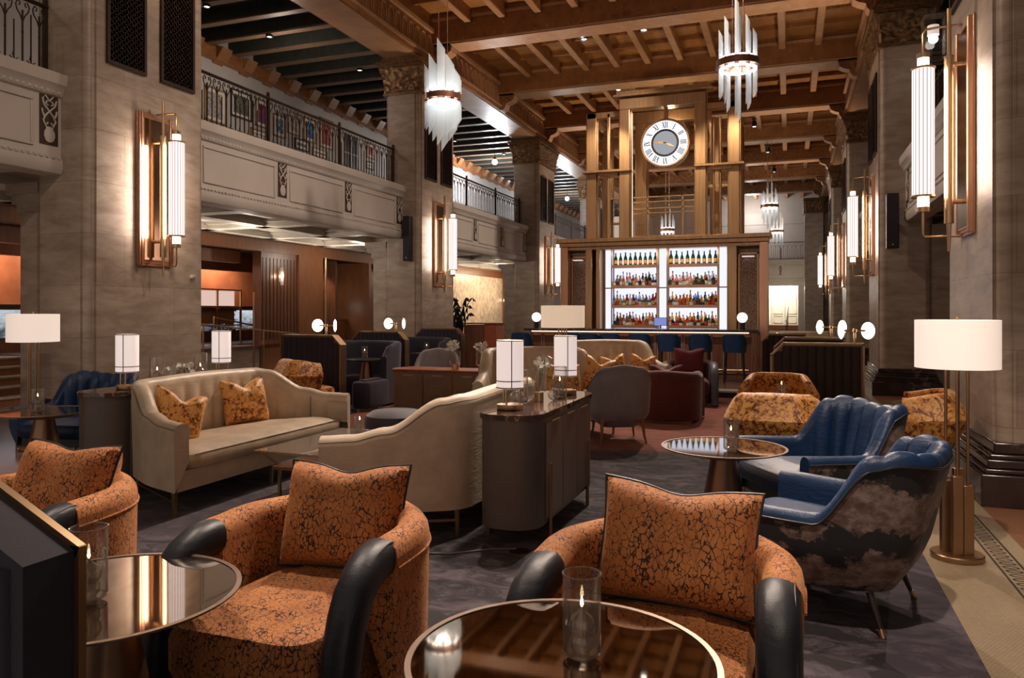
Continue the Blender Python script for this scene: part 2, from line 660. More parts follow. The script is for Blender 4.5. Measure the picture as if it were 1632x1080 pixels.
def make_pier(xf, sgn, y0, label, wid=PW):
    """xf hall face, sgn +1 when that face looks toward +X"""
    xb = xf - sgn * PD
    x0, x1 = min(xf, xb), max(xf, xb)
    p = thing('stone_pier', label, 'pier', ((x0 + x1) / 2, y0 + wid / 2, 0), 0, 'travertine piers along the hall')
    hw, hy = PD / 2, wid / 2
    sh = MB()
    c = .045   # stepped corner bead
    sh.box(-hw + .12, hw - .12, -hy, hy, .5, 6.44)
    sh.box(-hw, hw, -hy + .12, hy - .12, .5, 6.44)
    for sx in (-1, 1):
        for sy in (-1, 1):
            sh.lathe([(.085, .5), (.085, 6.44)], (sx * (hw - .105), sy * (hy - .105), 0), 12)
    sh.build('shaft', M['trav'], p)
    b = MB()
    plinth_profile(b, -hw, hw, -hy, hy)
    b.build('plinth', M['base'], p, bevel=.012)
    cp = MB()
    X, Y, Z = Vector((1, 0, 0)), Vector((0, 1, 0)), Vector((0, 0, 1))
    relief_panel(cp, Vector((-hw, -hy, 6.48)), X, Z, -Y, 2 * hw, .56, .10, seed=y0)
    relief_panel(cp, Vector((hw, -hy, 6.48)), Y, Z, X, 2 * hy, .56, .10, seed=y0 + 3)
    relief_panel(cp, Vector((-hw, hy, 6.48)), -Y, Z, -X, 2 * hy, .56, .10, seed=y0 + 5)
    cp.box(-hw - .02, hw + .02, -hy - .02, hy + .02, 6.42, 6.48)
    cp.box(-hw - .10, hw + .10, -hy - .10, hy + .10, 7.03, 7.09)
    cp.box(-hw - .14, hw + .14, -hy - .14, hy + .14, 7.09, 7.17)
    cp.box(-hw - .05, hw + .05, -hy - .05, hy + .05, 7.17, 7.28)
    cp.build('capital', M['capital'], p)
    for dy in (-.42, .42):
        o = GR.build('vent_grille', [M['black'], M['iron']], p)
        o.location = (sgn * hw, dy, 4.55)
        o.rotation_euler.z = -PI / 2 * sgn
    # lower side pilaster with corbel, on the aisle side
    s = MB()
    ax = -sgn
    a0, a1 = ax * (hw - .02), ax * (hw + .34)
    s.box(min(a0, a1), max(a0, a1), -hy + .10, hy - .10, 0, 2.78)
    for z, e in ((2.78, .05), (2.88, .11), (3.0, .19)):
        s.box(min(a0, a1 + ax * e), max(a0, a1 + ax * e), -hy + .10 - e * .3, hy - .10 + e * .3, z, z + .13)
    s.build('side_pilaster', M['trav_d'], p)
    return p


ORD = ['nearest the camera', 'second along', 'third along', 'fourth along', 'fifth along', 'last along']
for k in range(1, 6):
    make_pier(XL, 1, YL[k], 'travertine pier with gilt capital on the left side of the hall, ' + ORD[k - 1])
for k in range(0, 5):
    make_pier(XR, -1, YR[k], 'travertine pier with gilt capital on the right side of the hall, ' + ORD[k], 2.0)

# ------------------------------------------------------------------ ceiling of the hall
lb = MB()
for x0, x1, s in ((XL - PD, XL, 1), (XR, XR + PD, -1)):
    f = x1 if s > 0 else x0
    lb.box(x0, x1, -3, 47, 7.28, 8.45, 0)
    lb.box(min(f, f + s * .05), max(f, f + s * .05), -3, 47, 7.36, 7.42, 1)
    lb.box(min(f, f + s * .07), max(f, f + s * .07), -3, 47, 7.95, 8.03, 1)
    lb.box(x0 + .06, x1 - .06, -3, 47, 7.262, 7.28, 1)
    yy = -2.6
    while yy < 46:      # carved arcade along the side of the beam
        pts = [(f + s * .012, yy, 7.45), (f + s * .012, yy, 7.75)] + [(f + s * .012, yy + .11 - .11 * math.cos(a), 7.75 + .11 * math.sin(a)) for a in (PI / 4, PI / 2, 3 * PI / 4)] + [(f + s * .012, yy + .22, 7.75), (f + s * .012, yy + .22, 7.45)]
        lb.tube(pts, .014, 4, 1, cap=False)
        yy += .30
struct('trim_1', lb, [M['beam'], M['beam_l']])
cbm = MB()
for y in YB:
    cbm.box(XL, XR, y - .31, y + .31, 7.69, 8.45, 0)
    cbm.box(XL + .44, XR - .44, y - .29, y + .29, 7.665, 7.69, 1)
    for e, z0, z1 in ((.34, 8.20, 8.27), (.325, 7.69, 7.72)):
        cbm.box(XL, XR, y - e, y + e, z0, z1, 1)
    for xf, s in ((XL, 1), (XR, -1)):
        # scroll corbel at each end
        prof = [(xf, 7.28), (xf + s * .10, 7.30), (xf + s * .16, 7.38), (xf + s * .18, 7.46), (xf + s * .30, 7.50), (xf + s * .40, 7.56), (xf + s * .44, 7.69), (xf, 7.69)]
        n = len(prof)
        vs = [(x, y - .17, z) for x, z in prof] + [(x, y + .17, z) for x, z in prof]
        cbm.add(vs, [tuple(range(n)), tuple(reversed(range(n, 2 * n)))], 0)
        cbm.add(vs, [(i, n + i, n + (i + 1) % n, (i + 1) % n) for i in range(n)], 1)
struct('trim_2', cbm, [M['beam'], M['beam_l']])
jo = MB()
for i in range(10):
    x = -6.84 + .834 * i
    jo.box(x - .085, x + .085, -3, 47, 8.10, 8.40, 0)
    jo.box(x - .07, x + .07, -3, 47, 8.088, 8.10, 1)
y = YB[0] - 4.28
while y < 46:
    for q in (1, 2, 3):
        yy = y + .31 + 3.66 * q / 4
        jo.box(XL, XR, yy - .04, yy + .04, 8.27, 8.40, 0)
    y += 4.28
struct('trim_3', jo, [M['beam'], M['beam_l']])
struct('ceiling', MB().box(XL - .2, XR + .2, -3, 47.2, 8.38, 8.5), M['coffer'])

# ------------------------------------------------------------------ side aisles
XW = -11.9        # upper wall of the left aisle
XW2 = 5.7
aj = MB()
for sd in (0, 1):
    a, b = (XW, XL - PD) if sd == 0 else (XR + PD, XW2)
    y = 3.0
    while y < 46.5:
        aj.box(a, b, y - .10, y + .10, 7.34, 7.62, 0)
        aj.box(a, b, y - .085, y + .085, 7.315, 7.34, 1)
        y += .858
struct('trim_4', aj, [M['aisle_dark'], M['aisle_edge']])
struct('ceiling_aisle_left', MB().box(XW - .3, XL - PD, -3, 47.2, 7.6, 7.7), M['aisle_dark'])
struct('ceiling_aisle_right', MB().box(XR + PD, XW2 + .3, -3, 47.2, 7.6, 7.7), M['aisle_dark'])
fr = MB()
fr.box(XW, XW + .12, -3, 47, 7.05, 7.34)
y = 3.4
while y < 46:
    fr.extrude_y([(XW, 7.0), (XW + .16, 7.12), (XW + .3, 7.32), (XW, 7.32)], y - .16, y + .16)
    y += .858
struct('trim_5', fr, M['beam'])
struct('wall_left', MB().box(XW - .2, XW, -3, 47.2, 3.3, 7.6), M['upwall'])
struct('wall_right', MB().box(XW2, XW2 + .2, -3, 47.2, 0, 7.6), M['upwall'])
# gallery floors and white coffered soffits under them
gs = MB()
for sd in (0, 1):
    x0, x1 = (XW, -8.48) if sd == 0 else (2.32, XW2)
    gs.box(x0, x1, -3, 47, 3.42, 4.30, 0)
    # flat ribs of the soffit
    xm = (x0 + x1) / 2
    for x in (x0 + .25, xm, x1 - .3):
        gs.box(x - .16, x + .16, -3, 47, 3.28, 3.42, 0)
    y = .2
    while y < 46:
        gs.box(x0, x1, y - .16, y + .16, 3.28, 3.42, 0)
        gs.box(x0, x1, y - .26, y + .26, 3.36, 3.42, 0)
        y += 2.15
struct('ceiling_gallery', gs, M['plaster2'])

# ------------------------------------------------------------------ balcony fronts and railings


def scroll(c, r, a0, turns, n=14, flip=1):
    pts = []
    for i in range(n + 1):
        t = i / n
        a = a0 + flip * turns * 2 * PI * t
        rr = r * (1 - .78 * t)
        pts.append((0, c[0] + rr * math.cos(a), c[1] + rr * math.sin(a)))
    return pts


def ornament(mb, y, x):
    """white heart-and-vase scroll in front of its dark panel; x is the face"""
    def T(pts, r=.011):
        mb.tube([(x, y + p[0], 3.51 + p[1]) for p in pts], r, 5, 0)
    for s in (-1, 1):
        T([(s * .0, .50), (s * .05, .56), (s * .09, .52), (s * .07, .45), (s * .02, .40), (-s * .05, .33), (-s * .08, .27), (-s * .05, .21), (-s * .02, .25)])
        T([(s * .03, .50), (s * .05, .47), (s * .02, .45)])
        T([(s * .06, .30), (s * .09, .36), (s * .095, .40)])
    mb.lathe([(.02, 0.01), (.055, .03), (.075, .08), (.07, .13), (.045, .17), (.06, .19)], (x, y, 3.52), 10, 0, sx=.15)


def make_balcony(x, sgn, y0, y1, orns, label):
    """front faces sgn*X"""
    b = thing('balcony', label, 'balcony', (x, (y0 + y1) / 2, 0), 0, 'ivory gallery fronts')
    oy = (y0 + y1) / 2
    a, e = y0 - oy, y1 - oy
    s = sgn
    f = MB()
    pr = [(-.30, 3.18), (.0, 3.18), (.03, 3.24), (.03, 3.34), (.0, 3.38), (.0, 4.08), (.03, 4.10), (.05, 4.17), (.10, 4.22), (.11, 4.31), (.11, 4.35), (-.30, 4.35)]
    f.extrude_y([(s * u, z) for u, z in pr], a, e, 0)
    yy = a + .03
    while yy < e - .05:      # small dentils under the lip and above the lower moulding
        f.box(min(s * .0, s * .045), max(s * .0, s * .045), yy, yy + .035, 4.115, 4.15, 0)
        f.box(min(s * .0, s * .045), max(s * .0, s * .045), yy, yy + .035, 3.345, 3.375, 0)
        yy += .075
    ys = [a] + [q - oy for q in orns] + [e]
    for i in range(len(ys) - 1):
        p0, p1 = ys[i] + .20, ys[i + 1] - .20
        if p1 - p0 < .3:
            continue
        for q in ((p0, p1, 3.98, 4.01), (p0, p1, 3.46, 3.49), (p0, p0 + .03, 3.49, 3.98), (p1 - .03, p1, 3.49, 3.98)):
            f.box(min(0, s * .018), max(0, s * .018), q[0], q[1], q[2], q[3], 0)
    f.build('front', M['plaster'], b, bevel=.006)
    for q in orns:
        pn = MB().box(-.003, .003, q - oy - .12, q - oy + .12, 3.50, 4.12)
        po = pn.build('ornament_panel', M['bronze_dark'], b)
        po.location = (s * .004, 0, 0)
        sm = MB()
        ornament(sm, q - oy, s * .012)
        sm.build('scroll_ornament', M['plaster'], po)
    return b


M['bronze_dark'] = m_plain('dark_bronze_panel', (.05, .028, .02), .6, var=.3)


def make_railing(x, y0, y1, label, z0=4.36, z1=5.22, along='y', grp='wrought iron gallery railings'):
    L = y1 - y0
    r = thing('gallery_railing', label, 'railing', (x, y0, 0) if along == 'y' else (y0, x, 0), 0 if along == 'y' else -PI / 2, grp)
    MB().box(-.03, .03, 0, L, z1 - .035, z1).build('handrail', M['iron'], r, bevel=.008)
    MB().box(-.025, .025, 0, L, z0, z0 + .04).build('bottom_rail', M['iron'], r)
    n = max(1, round(L / 2.1))
    for i in range(n + 1):
        yy = min(max(.03, L * i / n), L - .03)
        pm = MB().box(-.022, .022, yy - .022, yy + .022, z0, z1 + .04)
        pm.sphere((0, yy, z1 + .06), .03, 8, 6)
        pm.build('post', M['iron'], r)
    g = MB()
    u = .21
    H = z1 - z0
    k = int(L / u)
    u = L / k
    for i in range(k):
        c = (i + .5) * u
        g.box(-.008, .008, c - .008, c + .008, z0 + .04, z1 - .16)
        g.box(-.006, .006, c + u / 2 - .006, c + u / 2 + .006, z0 + .04, z1 - .30 + (.12 if i % 2 else 0))
        g.sphere((0, c, z0 + H * .52), .016, 6, 4)
        for s in (-1, 1):
            g.tube([(0, c, z1 - .30), (0, c + s * .03, z1 - .22), (0, c + s * .07, z1 - .17), (0, c + s * .085, z1 - .11), (0, c + s * .06, z1 - .06), (0, c + s * .03, z1 - .075), (0, c + s * .035, z1 - .11), (0, c + s * .055, z1 - .11)], .0075, 4, cap=False)
            g.tube(scroll((c + s * .052, z0 + .085), .042, PI / 2 if s > 0 else PI / 2, .9, 8, -s), .007, 4, cap=False)
        g.tube([(0, c + u / 2 - .012, z0 + .14), (0, c + u / 2, z0 + .24)], [.010, .002], 4)
    g.build('scrollwork', M['iron'], r)
    return r


NB = ['in the bay nearest the camera', 'in the second bay', 'in the third bay', 'in the fourth bay', 'in the fifth bay', 'in the sixth bay']
for k in range(0, 5):
    y0 = (YL[k] + PW) if k >= 0 else -2.8
    y1 = YL[k + 1]
    if k == 0:
        y0 = .2
    orn = [8.9 + 8.58 * (k - 1) + q for q in (0, 2.09, 4.18, 6.27)]
    orn = [q for q in orn if q > y0 + .1]
    make_balcony(-8.17, 1, y0, y1, orn, 'ivory gallery front on the left side of the hall, ' + NB[k])
    make_railing(-8.40, y0, y1, 'dark wrought iron railing with scrolls on the left gallery, ' + NB[k])
for k in range(0, 4):
    y0 = YR[k] + 2.0
    y1 = YR[k + 1]
    make_balcony(2.0, -1, y0, y1, [y0 + .2 + 2.0 * q for q in range(4)], 'ivory gallery front on the right side of the hall, ' + NB[k])
    if k < 2:
        make_railing(2.2, y0, y1, 'dark wrought iron railing on the right gallery, ' + NB[k])

# ------------------------------------------------------------------ far end of the hall
fe = MB()
fe.box(-8.7, 2.5, 47, 47.2, 3.3, 8.5, 0)
fe.box(-8.7, 2.5, 46.95, 47, 6.6, 7.3, 0)
struct('wall_back', fe, M['upwall'])
fw = MB()
fw.box(-8.7, -1.05, 44.0, 44.2, 0, 3.3, 0).box(.45, 2.5, 44.0, 44.2, 0, 3.3, 0).box(-1.05, .45, 44.0, 44.2, 2.95, 3.3, 0)
struct('wall_back_lower', fw, M['plaster'])
ff = MB()
ff.extrude_x([(44.0, 3.18), (43.9, 3.18), (43.85, 3.3), (43.9, 3.36), (43.9, 4.2), (43.8, 4.3), (43.8, 4.36), (44.0, 4.36)], -8.6, 1.6, 0)
ff.box(-8.6, 1.6, 44.0, 47.1, 4.2, 4.36, 0)
for q in range(5):
    x0 = -6.6 + 2.05 * q
    for a in ((x0 + .25, x0 + 1.8, 4.0, 4.04), (x0 + .25, x0 + 1.8, 3.46, 3.5), (x0 + .25, x0 + .29, 3.5, 4.0), (x0 + 1.76, x0 + 1.8, 3.5, 4.0)):
        ff.box(a[0], a[1], 43.86, 43.9, a[2], a[3], 0)
    for dx in (-.07, .07):
        ff.tube([(x0 + dx, 43.88, 3.5), (x0 - dx * .6, 43.88, 3.7), (x0 + dx, 43.88, 3.85), (x0, 43.88, 4.0)], .02, 4, 1)
b = tag(ff.build('balcony', [M['plaster'], M['bronze_dark']]), 'ivory gallery front closing the far end of the hall', 'balcony')
make_railing(43.95, -8.2, 1.5, 'dark wrought iron railing on the gallery across the far end', 4.36, 5.3, along='x')
ep = MB().box(.72, 1.58, 40.9, 41.8, 0, 6.45, 0)
ep.box(.66, 1.64, 40.84, 41.8, 6.45, 7.2, 1)
relief_panel(ep, Vector((.72, 40.84, 6.48)), Vector((1, 0, 0)), Vector((0, 0, 1)), Vector((0, -1, 0)), .86, .6, .08, 1, 9)
struct('wall_pilaster_far', ep, [M['trav_d'], M['capital']])
# corridor behind the far doorway, with steps and a double door
M['creamwall'] = m_plain('cream_corridor_wall', (.62, .60, .50), .6, var=.03)
co = MB().box(-2.2, -2.0, 44.2, 49, 0, 3.3).box(1.2, 1.4, 44.2, 49, 0, 3.3).box(-2.2, 1.4, 49, 49.2, 0, 3.3).box(-2.2, 1.4, 44.2, 49, 3.2, 3.3)
struct('wall_corridor', co, M['creamwall'])
dr = MB()
for dx in (-1.0, -.22):
    dr.box(dx, dx + .74, 48.9, 49.0, .75, 2.75)
    for z0, z1 in ((.85, 1.3), (1.4, 2.6)):
        for q in ((dx + .12, dx + .62, z0, z0 + .03), (dx + .12, dx + .62, z1 - .03, z1), (dx + .12, dx + .15, z0, z1), (dx + .59, dx + .62, z0, z1)):
            dr.box(q[0], q[1], 48.86, 48.9, q[2], q[3])
struct('door_1', dr, M['plaster'])
st = MB()
for i in range(5):
    st.box(-1.9, 1.1, 45.6 + .3 * i, 49, .15 * i, .15 * (i + 1))
tag(st.build('staircase', M['wood']), 'short dark flight of steps inside the doorway at the far end', 'stairs')
sr = MB()
sr.tube([(-.2, 45.5, 1.0), (-.15, 45.6, 1.05), (-.05, 47.1, 1.75), (-.05, 47.6, 1.75)], .02, 6)
for i in range(6):
    sr.tube([(-.17 + .02 * i, 45.6 + .3 * i, .15 * i), (-.17 + .02 * i, 45.6 + .3 * i, 1.02 + .15 * i)], .012, 4)
tag(sr.build('stair_railing', M['iron']), 'dark curving handrail on the steps at the far doorway', 'railing')
point('corridor_lamp', (-.6, 47.5, 3.0), 300, (1, .95, .82), .1)
point('far_hall_lamp', (-.3, 42.3, 3.0), 30, (1, .85, .6), .1)
point('far_gallery_lamp', (-2, 45.6, 7.0), 160, (1, .9, .82), .3)
# ------------------------------------------------------------------ glass, lamp and fabric materials
M['glass'] = m_glass('clear_glass', (.97, .96, .95), base=.02)
M['shade'] = None


def m_shade(name, c, e):
    t = NT(name)
    b = t.n('ShaderNodeBsdfPrincipled')
    b.inputs['Base Color'].default_value = (.9, .86, .8, 1)
    b.inputs['Roughness'].default_value = .8
    b.inputs['Emission Color'].default_value = (*c, 1)
    b.inputs['Emission Strength'].default_value = e
    t.l(b.outputs[0], t.out.inputs[0])
    return t.mat


M['shade'] = m_shade('linen_shade_lit', (1, .80, .68), .62)
M['opal'] = m_shade('opal_glass_lit', (1, .84, .80), .62)
M['bulb'] = m_emit('bulb_lit', (1, .90, .80), 12)
M['disc'] = m_emit('globe_glass_lit', (1, .84, .66), 3.2)
M['led'] = m_emit('led_lit', (1, .90, .86), 5)
M['tube'] = m_emit('sconce_rods_lit', (1, .86, .83), 1.35)
M['tubegap'] = m_emit('sconce_gap_lit', (1, .62, .54), .52)
M['tubecore'] = m_emit('sconce_core_lit', (1, .84, .74), 3.0)
t = NT('frosted_glass')
tr = t.n('ShaderNodeBsdfTransparent')
tr.inputs[0].default_value = (.92, .96, .97, 1)
tl = t.n('ShaderNodeBsdfTranslucent')
tl.inputs[0].default_value = (.86, .92, .95, 1)
df = t.n('ShaderNodeBsdfDiffuse')
df.inputs[0].default_value = (.86, .92, .95, 1)
m1 = t.n('ShaderNodeMixShader')
m2 = t.n('ShaderNodeMixShader')
t.l(tl.outputs[0], m1.inputs[1])
t.l(df.outputs[0], m1.inputs[2])
m2.inputs[0].default_value = .42
t.l(tr.outputs[0], m2.inputs[1])
t.l(m1.outputs[0], m2.inputs[2])
t.l(m2.outputs[0], t.out.inputs[0])
M['frost'] = t.mat

# ------------------------------------------------------------------ wall sconces on the piers


def make_sconce(label):
    """local: wall plane at x = 0, stands off toward +X, z measured from the middle"""
    s = thing('wall_sconce', label, 'wall lamp', group='tall tubular sconces on the piers')
    b = MB()
    for e, d, z in ((.29, .02, .98), (.25, .035, .95), (.215, .05, .92)):
        b.box(0, d, -e, e, -z, z)
    for y in (-.27, -.235, .235, .27):
        b.box(0, .06, y - .012, y + .012, -.97, .97)
    b.build('backplate', M['copper'], s, bevel=.004)
    MB().box(.051, .056, -.20, .20, -.90, .90).build('mirror_panel', M['mirror'], s)
    r = MB()
    r.tube([(.16, 0, -1.12), (.16, 0, -.85)], [.012, .022], 8).tube([(.16, 0, .62), (.16, 0, 1.14)], .02, 8)
    r.tube([(.16, 0, -.86), (.16, 0, .70)], .042, 14)
    r.tube([(0, 0, -.66), (.16, 0, -.66)], .022, 8).tube([(0, 0, .62), (.16, 0, .62)], .022, 8)
    r.build('stem', M['brass'], s)
    a = MB()
    a.tube([(.05, 0, .98), (.22, 0, .98), (.35, 0, .97), (.375, 0, .93), (.375, 0, .74)], .011, 8)
    a.lathe([(.02, -.02), (.02, .02)], (.16, 0, .98), 12)
    a.build('arm', M['brass'], s)
    a = MB()
    a.tube([(.05, 0, -.98), (.36, 0, -.98), (.375, 0, -.95), (.375, 0, -.74)], .011, 8)
    a.build('arm', M['brass'], s)
    t = MB()
    n = 72
    for j in range(n):
        a0, a1 = 2 * PI * j / n, 2 * PI * (j + 1) / n
        rr = .096
        vs = [(.375 + rr * math.cos(q), rr * math.sin(q), z) for z in (-.59, .59) for q in (a0, a1)]
        t.add(vs, [(0, 1, 3, 2)], 1 if j % 4 == 0 else 0)
    t.build('glass_rods', [M['tube'], M['tubegap']], s)
    MB().lathe([(.052, -.70), (.052, .70)], (.375, 0, 0), 24).build('inner_tube', M['tubecore'], s)
    c = MB()
    for z in (-.60, .60):
        c.lathe([(.05, -.008), (.106, -.008), (.106, .010), (.05, .010)], (.375, 0, z), 32)
    for z0, z1 in ((-.745, -.70), (.70, .745)):
        c.lathe([(.056, z0), (.056, z1)], (.375, 0, 0), 24)
    for k in range(4):
        q = k * PI / 2 + .4
        for s0, s1 in ((-.70, -.56), (.56, .70)):
            c.tube([(.375 + .056 * math.cos(q), .056 * math.sin(q), s0), (.375 + .056 * math.cos(q), .056 * math.sin(q), s1)], .003, 4)
    c.build('cap', M['brass'], s)
    return s


M['mirror'] = m_plain('bronze_mirror', (.55, .42, .34), .12, 1, var=.03)
sc0 = make_sconce('lit tubular sconce on the left pier nearest the camera')
sc0.location = (XL, 7.75, 3.11)
ZS = 3.11
for x, y, z in [(XL + .25, 7.75, ZS)] + [(XL + .25, YL[k] + .97, ZS) for k in (2, 3, 4)] + [(XR - .25, YR[k] + 1.0, ZS + .12) for k in range(5)]:
    sg = 1 if x < -3 else -1
    area('sconce_lamp', (x + sg * .02, y, z), (x - sg, y, z), 34 if y < 18 else 22, .24, 1.2, (1, .78, .64))
for k, nm in ((2, 'second'), (3, 'third'), (4, 'fourth')):
    dup(sc0, (XL, YL[k] + .97, ZS), 0, 'lit tubular sconce on the ' + nm + ' pier along the left side')
for k, nm in enumerate(('first', 'second', 'third', 'fourth', 'fifth')):
    dup(sc0, (XR, YR[k] + 1.0, ZS + .12), PI, 'lit tubular sconce on the ' + nm + ' pier along the right side')

# ------------------------------------------------------------------ chandeliers


def make_chandelier(label, flat=False):
    c = thing('chandelier', label, 'chandelier', group='ring chandeliers with frosted glass slabs')
    r = MB()
    r.lathe([(.275, -.045), (.292, -.045), (.292, .045), (.275, .045), (.275, -.045)], (0, 0, 0), 48, close=False)
    r.lathe([(.24, -.05), (.30, -.05), (.30, -.04), (.24, -.04)], (0, 0, 0), 48, close=False)
    for k in range(6):
        a = k * PI / 3
        r.tube([(0, 0, 0), (.28 * math.cos(a), .28 * math.sin(a), 0)], .008, 6)
    r.lathe([(.03, -.04), (.03, .04)], (0, 0, 0), 12)
    r.build('ring', M['ring'], c)
    for x in (-.07, .07):
        MB().tube([(x, 0, .03), (x, 0, 3.4)], .006, 6).build('rod', M['ring'], c)
    N = 10
    rr = random.Random(3)
    for k in range(N):
        a = 2 * PI * (k + .5) / N
        x, y = .235 * math.cos(a), .235 * math.sin(a)
        f = 1 - abs(x) / .235
        up = .38 + .40 * f + rr.uniform(-.03, .03)
        dn = .40 + .34 * f + rr.uniform(-.03, .03)
        hw, ht = (.062, .012) if flat else (.027, .026)
        if flat:
            base = [(-hw, -ht), (hw, -ht), (hw, ht), (-hw, ht)]
        else:
            base = [(-hw, -ht * .6), (hw, -ht * .6), (0, ht * 1.2)]
        n = len(base)
        MB().prism([(x + p[0] * 1.0, y + p[1]) for p in base], -.07, .07).build('clamp', M['ring'], c)
        for s, L in ((1, up), (-1, dn)):
            cut = .09 if flat else .05
            vs = [(x + p[0], y + p[1], s * .05) for p in base] + [(x + p[0], y + p[1], s * (L - cut * (p[0] / hw) * s * (1 if s > 0 else -1))) for p in base]
            g = MB()
            g.add(vs, [tuple(range(n)), tuple(range(n, 2 * n))] + [(i, (i + 1) % n, n + (i + 1) % n, n + i) for i in range(n)])
            g.build('glass_slab', M['frost'], c)
    MB().lathe([(.20, -.078), (.25, -.078), (.25, -.062), (.20, -.062)], (0, 0, 0), 36, close=False).lathe([(.20, .062), (.25, .062), (.25, .078), (.20, .078)], (0, 0, 0), 36, close=False).build('light_ring', M['led'], c)
    return c


M['ring'] = m_plain('copper_bronze_ring', (.33, .16, .10), .35, .8, var=.15)
ch1 = make_chandelier('chandelier of broad frosted glass slabs hanging at the left before the second left pier', True)
ch1.location = (-5.19, 11.1, 4.95)
ch1.rotation_euler.z = .30
ch2 = make_chandelier('chandelier of slim frosted glass rods hanging at the upper right before the clock tower')
ch2.location = (-.66, 10.9, 4.93)
dup(ch2, (-.62, 27.1, 5.08), .3, 'larger of the two distant chandeliers hanging to the right of the bar')
dup(ch2, (-.50, 34.4, 4.95), .7, 'smallest and farthest chandelier, hanging by the far gallery railing')
dup(ch2, (-4.3, 29.0, 4.6), .5, 'distant chandelier seen through the open frame of the clock tower')
for p in ((-5.19, 11.1, 4.95), (-.66, 10.9, 4.93)):
    point('chandelier_lamp', p, 15, (1, .93, .92), .12)
for p in ((-.62, 27.1, 5.08), (-.50, 34.4, 4.95), (-4.3, 29.0, 4.6)):
    point('chandelier_lamp', p, 14, (1, .93, .92), .12)
# added upward fill spots without fixtures, brightening the timber ceiling
for x, y in ((-6.9, 7.8), (-6.9, 16.3), (-6.9, 24.9), (.8, 8.1), (.8, 16.6), (.8, 25.1), (-6.9, 33.5), (.8, 33.6)):
    s = spot('ceiling_fill_up', (x, y, 4.3), (x + (1.6 if x < -3 else -1.6), y, 8.3), 330, 130, (1, .74, .50), .1, 1)

# ------------------------------------------------------------------ spotlights under the ceiling


def make_spothead(label, n=2):
    h = thing('ceiling_spotlight', label, 'spotlight', group='black adjustable ceiling spotlights')
    MB().box(-.07, .07, -.02 - .09 * n, .02 + .09 * n, .10, .14).build('track', M['black'], h)
    for k in range(n):
        y = (k - (n - 1) / 2) * .20
        b = MB()
        b.tube([(0, y, .11), (0, y, .03)], .012, 6)
        b.lathe([(.060, .08), (.080, .0), (.085, -.12)], (0, y, 0), 14, close=False)
        b.lathe([(.001, .08), (.060, .08)], (0, y, 0), 14, close=False)
        hd = b.build('lamp_head', M['black'], h)
        MB().lathe([(.001, -.10), (.062, -.10)], (0, y, 0), 12, close=False).build('lens', M['bulb'], hd)
    return h


sp0 = make_spothead('black twin spotlight under the ceiling timbers left of the clock tower', 3)
sp0.location = (-4.45, 16.95, 7.92)
sp1 = dup(sp0, (-3.05, 16.85, 7.92), 0, 'black triple spotlight under the ceiling timbers above the clock')
sp0['label'] = 'black triple spotlight under the ceiling timbers left of the clock tower'
one = make_spothead('single black spotlight under the ceiling beside the top of the clock tower', 1)
one.location = (-4.55, 21.4, 7.92)
for x, y, t_ in ((-1.15, 16.8, 'small spotlight under the ceiling behind the right chandelier'), (-.95, 20.0, 'small spotlight on the ceiling just right of the clock tower'),
                 (-1.05, 25.6, 'lit round spotlight on the ceiling above the distant chandeliers'), (-.75, 29.9, 'second lit spotlight along the ceiling beyond the clock tower'),
                 (-.6, 34.2, 'farthest lit spotlight on the ceiling beyond the clock tower')):
    dup(one, (x, y, 7.92 if y < 22 else 7.55), 0, t_)
for k, (x, y, t_) in enumerate(((-10.3, 11.58, 'recessed downlight glowing between the dark joists, nearest'), (-10.2, 13.296, 'recessed downlight glowing between the dark joists, second along'),
                                (-9.6, 15.87, 'recessed downlight glowing beside the second left pier'), (-10.6, 23.59, 'recessed downlight in the left aisle beyond the second pier'), (-9.8, 26.17, 'recessed downlight in the left aisle before the third pier'))):
    m = MB().lathe([(.001, 0), (.05, 0)], (0, 0, .012), 16, 0, close=False).lathe([(.05, .0), (.075, .0), (.075, .05), (.05, .05)], (0, 0, 0), 16, 1, close=False)
    o = m.build('recessed_downlight', [M['bulb'], M['black']], loc=(x, y, 7.268))
    tag(o, t_, 'downlight', 'recessed downlights in the aisle ceiling')
point('aisle_lamp', (-10.2, 26.5, 6.4), 420, (.92, .95, 1), .15)
point('aisle_lamp', (-10.2, 35.5, 6.4), 300, (.92, .95, 1), .15)
point('aisle_lamp', (-10.0, 13.4, 6.6), 38, SOFT, .15)
point('aisle_lamp', (-10.0, 4.4, 6.6), 20, SOFT, .15)
for x, y, t_ in ((-9.0, 23.2, 'bright bare lamp hanging in the aisle left of the third left pier'), (-9.0, 31.8, 'bright bare lamp hanging in the aisle beside the clock tower')):
    l = thing('pendant_lamp', t_, 'pendant lamp', (x, y, 6.4), group='bright pendants in the left aisle')
    MB().tube([(0, 0, .16), (0, 0, 1.2)], .008, 6).build('cord', M['black'], l)
    MB().sphere((0, 0, 0), .09, 14, 8).build('globe', M['bulb'], l)
    MB().lathe([(.03, .17), (.07, .08)], (0, 0, 0), 14, close=False).build('cap', M['brass'], l)

# ------------------------------------------------------------------ clock tower over the bar
TY = 19.7
T = thing('clock_tower', 'open champagne-bronze frame tower standing on the bar cornice and holding the clock', 'tower', (-3.03, TY, 3.42))
ZT = 3.9     # height of the frame above the cornice


def tp(name, mb, parent=None, mat=None, bev=.008):
    return mb.build(name, mat or M['tower'], parent or T, bevel=bev)


